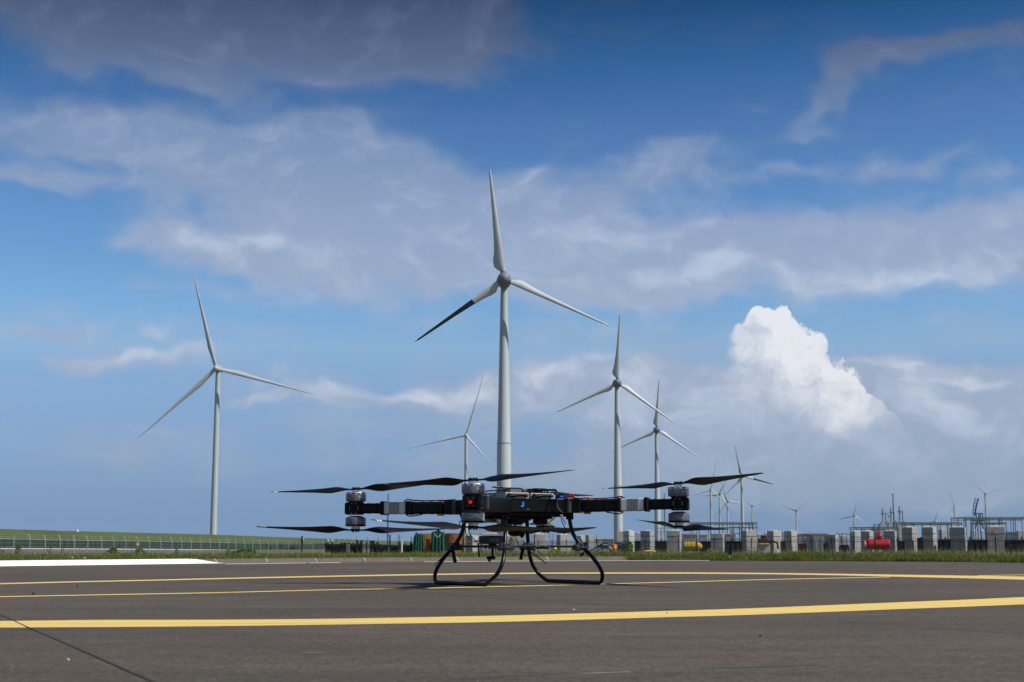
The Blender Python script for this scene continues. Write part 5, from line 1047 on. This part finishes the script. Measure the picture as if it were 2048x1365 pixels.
# propellers
CH = [(0,.034),(.09,.036),(.14,.062),(.20,.100),(.26,.118),(.33,.116),(.45,.100),(.6,.083),(.75,.066),(.88,.050),(.95,.040),(.985,.026),(1,.010)]
PT = [(0,4),(.09,10),(.16,24),(.24,27),(.35,22),(.5,17),(.75,12),(1,9)]
def proj(p):
    d = p-Vector((0,0,CAM_H)); c_, s_ = math.cos(PITCH), math.sin(PITCH); f_ = d.y*c_+d.z*s_; u_ = -d.y*s_+d.z*c_; return 1024+F*d.x/f_, 682.5-F*u_/f_
def propeller(k, s, tips, near_right, cw, Rr=.80):
    hz = .152 if s > 0 else -.168; hl = ap(k, 1.27, 0, hz); Hw = DM @ hl
    (xl, yl), (xr, yr) = tips; best = None; sg = -1 if near_right else 1
    for i in range(0, 90):
        th = R(i)*sg; d = Vector((math.cos(th), math.sin(th), 0)); e = abs((proj(Hw+d*Rr)[0]-proj(Hw-d*Rr)[0])-(xr-xl))
        if best is None or e < best[0]: best = (e, th)
    th = best[1]; d0 = Vector((math.cos(th), math.sin(th), 0)); cant = min([(abs((proj(Hw+(d0+Vector((0,0,c_/200)))*Rr)[1]-proj(Hw-(d0+Vector((0,0,c_/200)))*Rr)[1])-(yr-yl)), c_/200) for c_ in range(-20, 21)])[1]
    droop = -.5*((proj(Hw+d0*Rr)[1]+proj(Hw-d0*Rr)[1])/2-(yl+yr)/2)/2903*Hw.y*-1
    d = (d0+Vector((0,0,cant))).normalized(); nz = Vector((0,0,1)); side = nz.cross(d).normalized(); nrm = d.cross(side).normalized()
    q = MB(); q.lathe([(.020,-.008),(.037,-.007),(.038,.006),(.034,.009)], Hw, 24, Matrix((side.cross(nrm), side, nrm)).transposed()); hub_ = q.build('propeller_hub', MBLK, dr, smooth=True)
    q = MB()
    for i in range(7): a = 2*math.pi*i/7; q.tube([Hw+(d*math.cos(a)+side*math.sin(a))*.027+nrm*.008*s, Hw+(d*math.cos(a)+side*math.sin(a))*.027+nrm*.0165*s], .0042, 6)
    q.build('hub_bolts', MBLK, hub_)
    for b_ in (1, -1):
        dv = d*b_; fw = (Vector((0,0,1)).cross(dv)).normalized()*(-1 if cw else 1); upv = dv.cross(fw)*(-1 if cw else 1); upv = upv if upv.z > 0 else -upv
        rs = sorted(set([0,.045,.09,.115,.14,.17,.2,.23,.26,.3,.33,.4,.45,.52,.6,.68,.75,.82,.88,.905,.92,.932,.947,.965,.985,1])); K = 12; q = MB(); rings = []
        for f_ in rs:
            ch = interp(f_, CH); be = R(interp(f_, PT)); cv = fw*math.cos(be)+upv*math.sin(be); tv = upv*math.cos(be)-fw*math.sin(be); th_ = ch*(.34 if f_ < .1 else interp(f_, [(.1,.3),(.2,.13),(1,.10)])); sweep = -.012*max(0, f_-.75)*4*(.8); o = Hw+dv*(f_*Rr)+fw*(.010+(ch*.12 if f_ > .12 else 0)*-1+sweep)+Vector((0,0,.018*f_*f_))
            rg_ = []
            for j in range(K):
                a = 2*math.pi*j/K; x = math.cos(a)*ch/2; y = math.sin(a)*th_/2*(1.0 if f_ < .1 else (1-.35*math.cos(a+math.pi))); cam_ = .055*ch*(1-(2*x/ch)**2) if f_ > .1 else 0
                rg_.append(o+cv*x+tv*(y+cam_))
            rings.append(rg_)
        q.v = [v for r_ in rings for v in r_]
        for i in range(len(rings)-1):
            f_ = (rs[i]+rs[i+1])/2; mi_ = 1 if (.905 < f_ < .92 or .932 < f_ < .947) and b_ == -1 else 0
            for j in range(K): q.f.append((i*K+j, i*K+(j+1) % K, (i+1)*K+(j+1) % K, (i+1)*K+j)); q.mi.append(mi_)
        q.f += [tuple(range(K-1,-1,-1)), tuple(range((len(rings)-1)*K, len(rings)*K))]; q.mi += [0, 0]
        blo = q.build('propeller_blade', [BLADE, WMK], dr, smooth=True, angle=50)
        ch = interp(.7, CH); be = R(interp(.7, PT)); cv = fw*math.cos(be)+upv*math.sin(be); tv = upv*math.cos(be)-fw*math.sin(be); q = MB(); q.flat = True
        for i in range(9):
            r0 = .62+i*.014; oo = Hw+dv*(r0*Rr)+fw*(.010-ch*.12)+Vector((0,0,.018*r0*r0))+tv*(ch*.118)+cv*.004; q.add([oo, oo+dv*.009, oo+dv*.009+cv*.008, oo+cv*.008], [(0,1,2,3)])
        q.build('blade_lettering', mat('lettering_grey', (.22,.24,.26), .6), blo)
propeller('L', 1, ((543,988),(897,967)), True, True); propeller('L', -1, ((517,1057),(905,1062)), False, False)
propeller('N', 1, ((757,974),(1148,946)), True, False); propeller('N', -1, ((750,1047),(1145,1065)), False, True)
propeller('R', 1, ((1206,983),(1527,952)), True, True); propeller('R', -1, ((1269,1046),(1456,1066)), True, False)
propeller('B', 1, ((989,975),(1193,993)), False, False); propeller('B', -1, ((1005,1062),(1196,1056)), True, True)
# landing gear: two hoops
GC = Vector((.045, 11.0, 0)); n1 = Vector((-.843,-.537,0)); s1 = Vector((.537,-.843,0))
def gp(sw, sl, w, l, z):
    if sw < 0: w -= .022*max(0, min(1, (z-.1)/.3))
    return GC+n1*(sw*w)+s1*(sl*l)+Vector((0,0,z))
leg = [(.555,.300,.297),(.49,.300,.297),(.40,.312,.312),(.34,.330,.338),(.28,.355,.375),(.21,.398,.428),(.14,.438,.455),(.09,.468,.448),(.05,.493,.415),(.024,.508,.378),(.0152,.513,.345)]
for sw in (1, -1):
    A_ = [gp(sw, -1, w, l, z) for z, w, l in leg]; B_ = [gp(sw, 1, w, l, z) for z, w, l in reversed(leg)]
    pts = smooth_poly(A_, 4)+smooth_poly(B_, 4); q = MB(); q.tube(pts, .0150, 12); q.build('landing_skid', TUBE, dr, smooth=True)
    for sl in (1, -1):
        c = gp(sw, sl, .300, .297, .52); q = MB(); q.box(c, (.046,.046,.06), Matrix.Rotation(R(32.5),3,'Z')); q.build('leg_socket', MBLK, dr, bevel=.005)
        c = gp(sw, sl, .350, .368, .290); q = MB(); q.box(c, (.072,.072,.054), Matrix.Rotation(R(32.5),3,'Z')); q.box(c-Vector((0,0,.012))+s1*(-sl)*.042, (.06,.06,.042), Matrix.Rotation(R(32.5),3,'Z')); q.box(c-Vector((0,0,.010))+n1*(-sw)*.042, (.06,.06,.042), Matrix.Rotation(R(32.5),3,'Z')); cl_ = q.build('joint_clamp', mat('clamp_black', (.022,.023,.027), .4), dr, bevel=.009)
        for dx, dz2 in ((-.022,.015),(-.022,-.006),(.014,-.006),(.030,-.006)):
            q = MB(); p = c+Vector((dx,-.052+abs(dx)*.3,dz2)); q.tube([p+Vector((0,.012,0)), p+Vector((0,-.004,0))], .0040, 8); q.build('bolt', SILV, cl_)
def gq(sw, sl): return gp(sw, sl, .347, .366, .288)
for a, b in (((1,-1),(1,1)),((1,1),(-1,1)),((-1,1),(-1,-1)),((-1,-1),(1,-1))):
    q = MB(); q.tube([gq(*a), gq(*b)], .0085, 10); q.build('cross_bar', TUBE, dr, smooth=True)
def rod(name, a, b, r, m=MBLK, Ya=10.7, Yb=None, parent=dr, n=10): o = MB(); o.tube([at(*a, Ya), at(*b, Yb or Ya)], r, n); return o.build(name, m, parent, smooth=True)
rod('support_foot', (903.5,1092), (910.5,1126), .0135, Ya=11.0); rod('support_foot', (1047,1090), (1041.3,1120), .0135, Ya=11.2)
rod('rod_antenna', (956,1086), (958,1114.5), .0065, Ya=10.75); rod('rod_antenna', (1059,1103), (1093,1127.5), .0045, Ya=10.9); rod('rod_antenna', (885,1115), (869,1130), .003, Ya=10.95)
o = MB(); o.box(at(1164,1109,10.75), (.03,.03,.018)); o.box(at(1161,1111.5,10.73), (.012,.02,.02)); o.tube([at(1164,1108,10.75), at(1168,1103,10.75)], .006, 6); o.build('skid_bracket', MBLK, dr, bevel=.002)
o = MB(); o.box(at(1085,1096.4,10.5), (.095,.05,.016)); eb = o.build('bar_unit', MBLK, dr, bevel=.003)
for x in (1073,1077,1091,1097): rod('bolt', (x,1093.5), (x,1092), .004, SILV, 10.46, parent=eb)
# round sensor drum with gimbal camera under it
P = at(985,1080.5,10.85); q = MB(); q.lathe([(.085,-.030),(.100,-.026),(.104,-.005),(.104,.022),(.096,.030),(.03,.033)], P, 36); sd_ = q.build('sensor_drum', mat('drum_charcoal', (.022,.024,.028), .45), dr, smooth=True, angle=30)
q = MB(); vs = []
for j in range(9): a = -math.pi/2+lerp(-.25,.45,j/8); vs += [P+Vector((.1055*math.cos(a),.1055*math.sin(a),-.016)), P+Vector((.1055*math.cos(a),.1055*math.sin(a),.012))]
q.add(vs, [(2*j,2*j+2,2*j+3,2*j+1) for j in range(8)]); q.build('grey_label', mat('label_grey',(.075,.08,.085),.5), sd_)
o = MB(); o.box(at(985,1089,10.85), (.06,.06,.02)); o.tube([at(985,1090,10.85), at(985,1113,10.85)], [.012,.008], 10); gb = o.build('gimbal_arm', MBLK, dr, bevel=.002)
for x, y in ((971,1095),(979,1096.5),(991,1096.5),(998,1094)): o = MB(); o.lathe([(.003,-.012),(.008,-.006),(.008,.006),(.003,.012)], at(x, y, 10.82), 10); o.build('damper', mat('damper_red',(.16,.012,.012),.5) if x not in (971,) else MBLK, gb, smooth=True)
o = MB(); o.box(at(982,1116,10.85), (.066,.05,.026)); cm = o.build('gimbal_camera', MBLK, dr, bevel=.006); rod('lens', (979,1119), (979,1123.5), .0105, MBLK, 10.85, parent=cm)
# hoist hook and winch camera
o = MB(); P = at(1031,1047,10.85); o.tube([P+Vector((.013*math.cos(a),.003,.015*math.sin(a))) for a in [2*math.pi*i/14 for i in range(14)]], .0035, 6, closed=True); o.tube([P+Vector((0,0,.014)), P+Vector((0,0,.035))], .005, 6); o.tube([P+Vector((0,0,-.014)), P+Vector((.002,0,-.045))], .0045, 6); o.build('hoist_hook', MBLK, dr, smooth=True)
o = MB(); P = at(1030,1066,10.85); o.lathe([(.01,-.028),(.04,-.022),(.056,-.004),(.05,.014),(.022,.026)], P, 24); o.build('winch', MBLK, dr, smooth=True, angle=30)
rod('spotlight', (1036,1064), (1047.5,1073.5), .0185, MBLK, 10.8)
for lst in ([(971,1036.5),(980,1038),(990,1042),(1002,1049),(1014,1050)],[(1010,1047),(1016,1051),(1018.5,1045),(1013,1038.5),(1006,1036)],[(1020,1051),(1027,1046),(1031,1036)],[(1041,1034),(1048,1041),(1056,1048.5),(1066,1046.5),(1081,1040.5)],[(1057,1048.5),(1070,1049.6),(1080,1047),(1083,1040)],
            [(1036,1036),(1038,1046),(1036.5,1056)],[(1050,1035),(1040,1046),(1042,1053),(1047,1058)],[(1089,1040),(1092,1045.5),(1099,1045),(1112,1034)],[(1122,1034),(1124,1044),(1132,1060),(1140,1068)],[(1125,1036),(1129,1044),(1131,1049)],
            [(930,1054),(933,1070),(944,1082),(956,1084.5)],[(937,1058),(942,1072),(950,1081),(958,1082)],[(919,1054),(919,1045),(924,1041)],[(1031,1076),(1038,1092)],[(1016,1036),(1022,1040),(1027,1034)]):
    wire('hanging_cable', lst, .0033, MBLK, 10.82)
for x, y in ((968,1036),(1083,1039),(1058,1038),(1005,1037)): o = MB(); o.box(at(x, y, 10.8), (.03,.03,.018)); o.build('cable_plug', MBLK, dr, bevel=.002)
o = MB(); o.box(at(1123,1033,10.75), (.02,.03,.026)); o.build('cable_clip', ALU, dr, bevel=.002)
# ------------------------------------------------------------------ haze: one closed box of thin even air
HZ = MB(); HZ.box((0, 2900, 110.5), (9000, 6000, 225)); hz = HZ.build('haze', mat('haze_air', (1,1,1)))
nt = MT['haze_air'].node_tree; nt.nodes.clear(); o_ = nt.nodes.new('ShaderNodeOutputMaterial'); v_ = nt.nodes.new('ShaderNodeVolumePrincipled')
v_.inputs['Color'].default_value = (.72,.82,.95,1); v_.inputs['Density'].default_value = 5.0e-5; v_.inputs['Anisotropy'].default_value = .2
nt.links.new(v_.outputs[0], o_.inputs['Volume']); tag(hz, kind='stuff', label='thin blue summer haze over the far land', cat='haze')
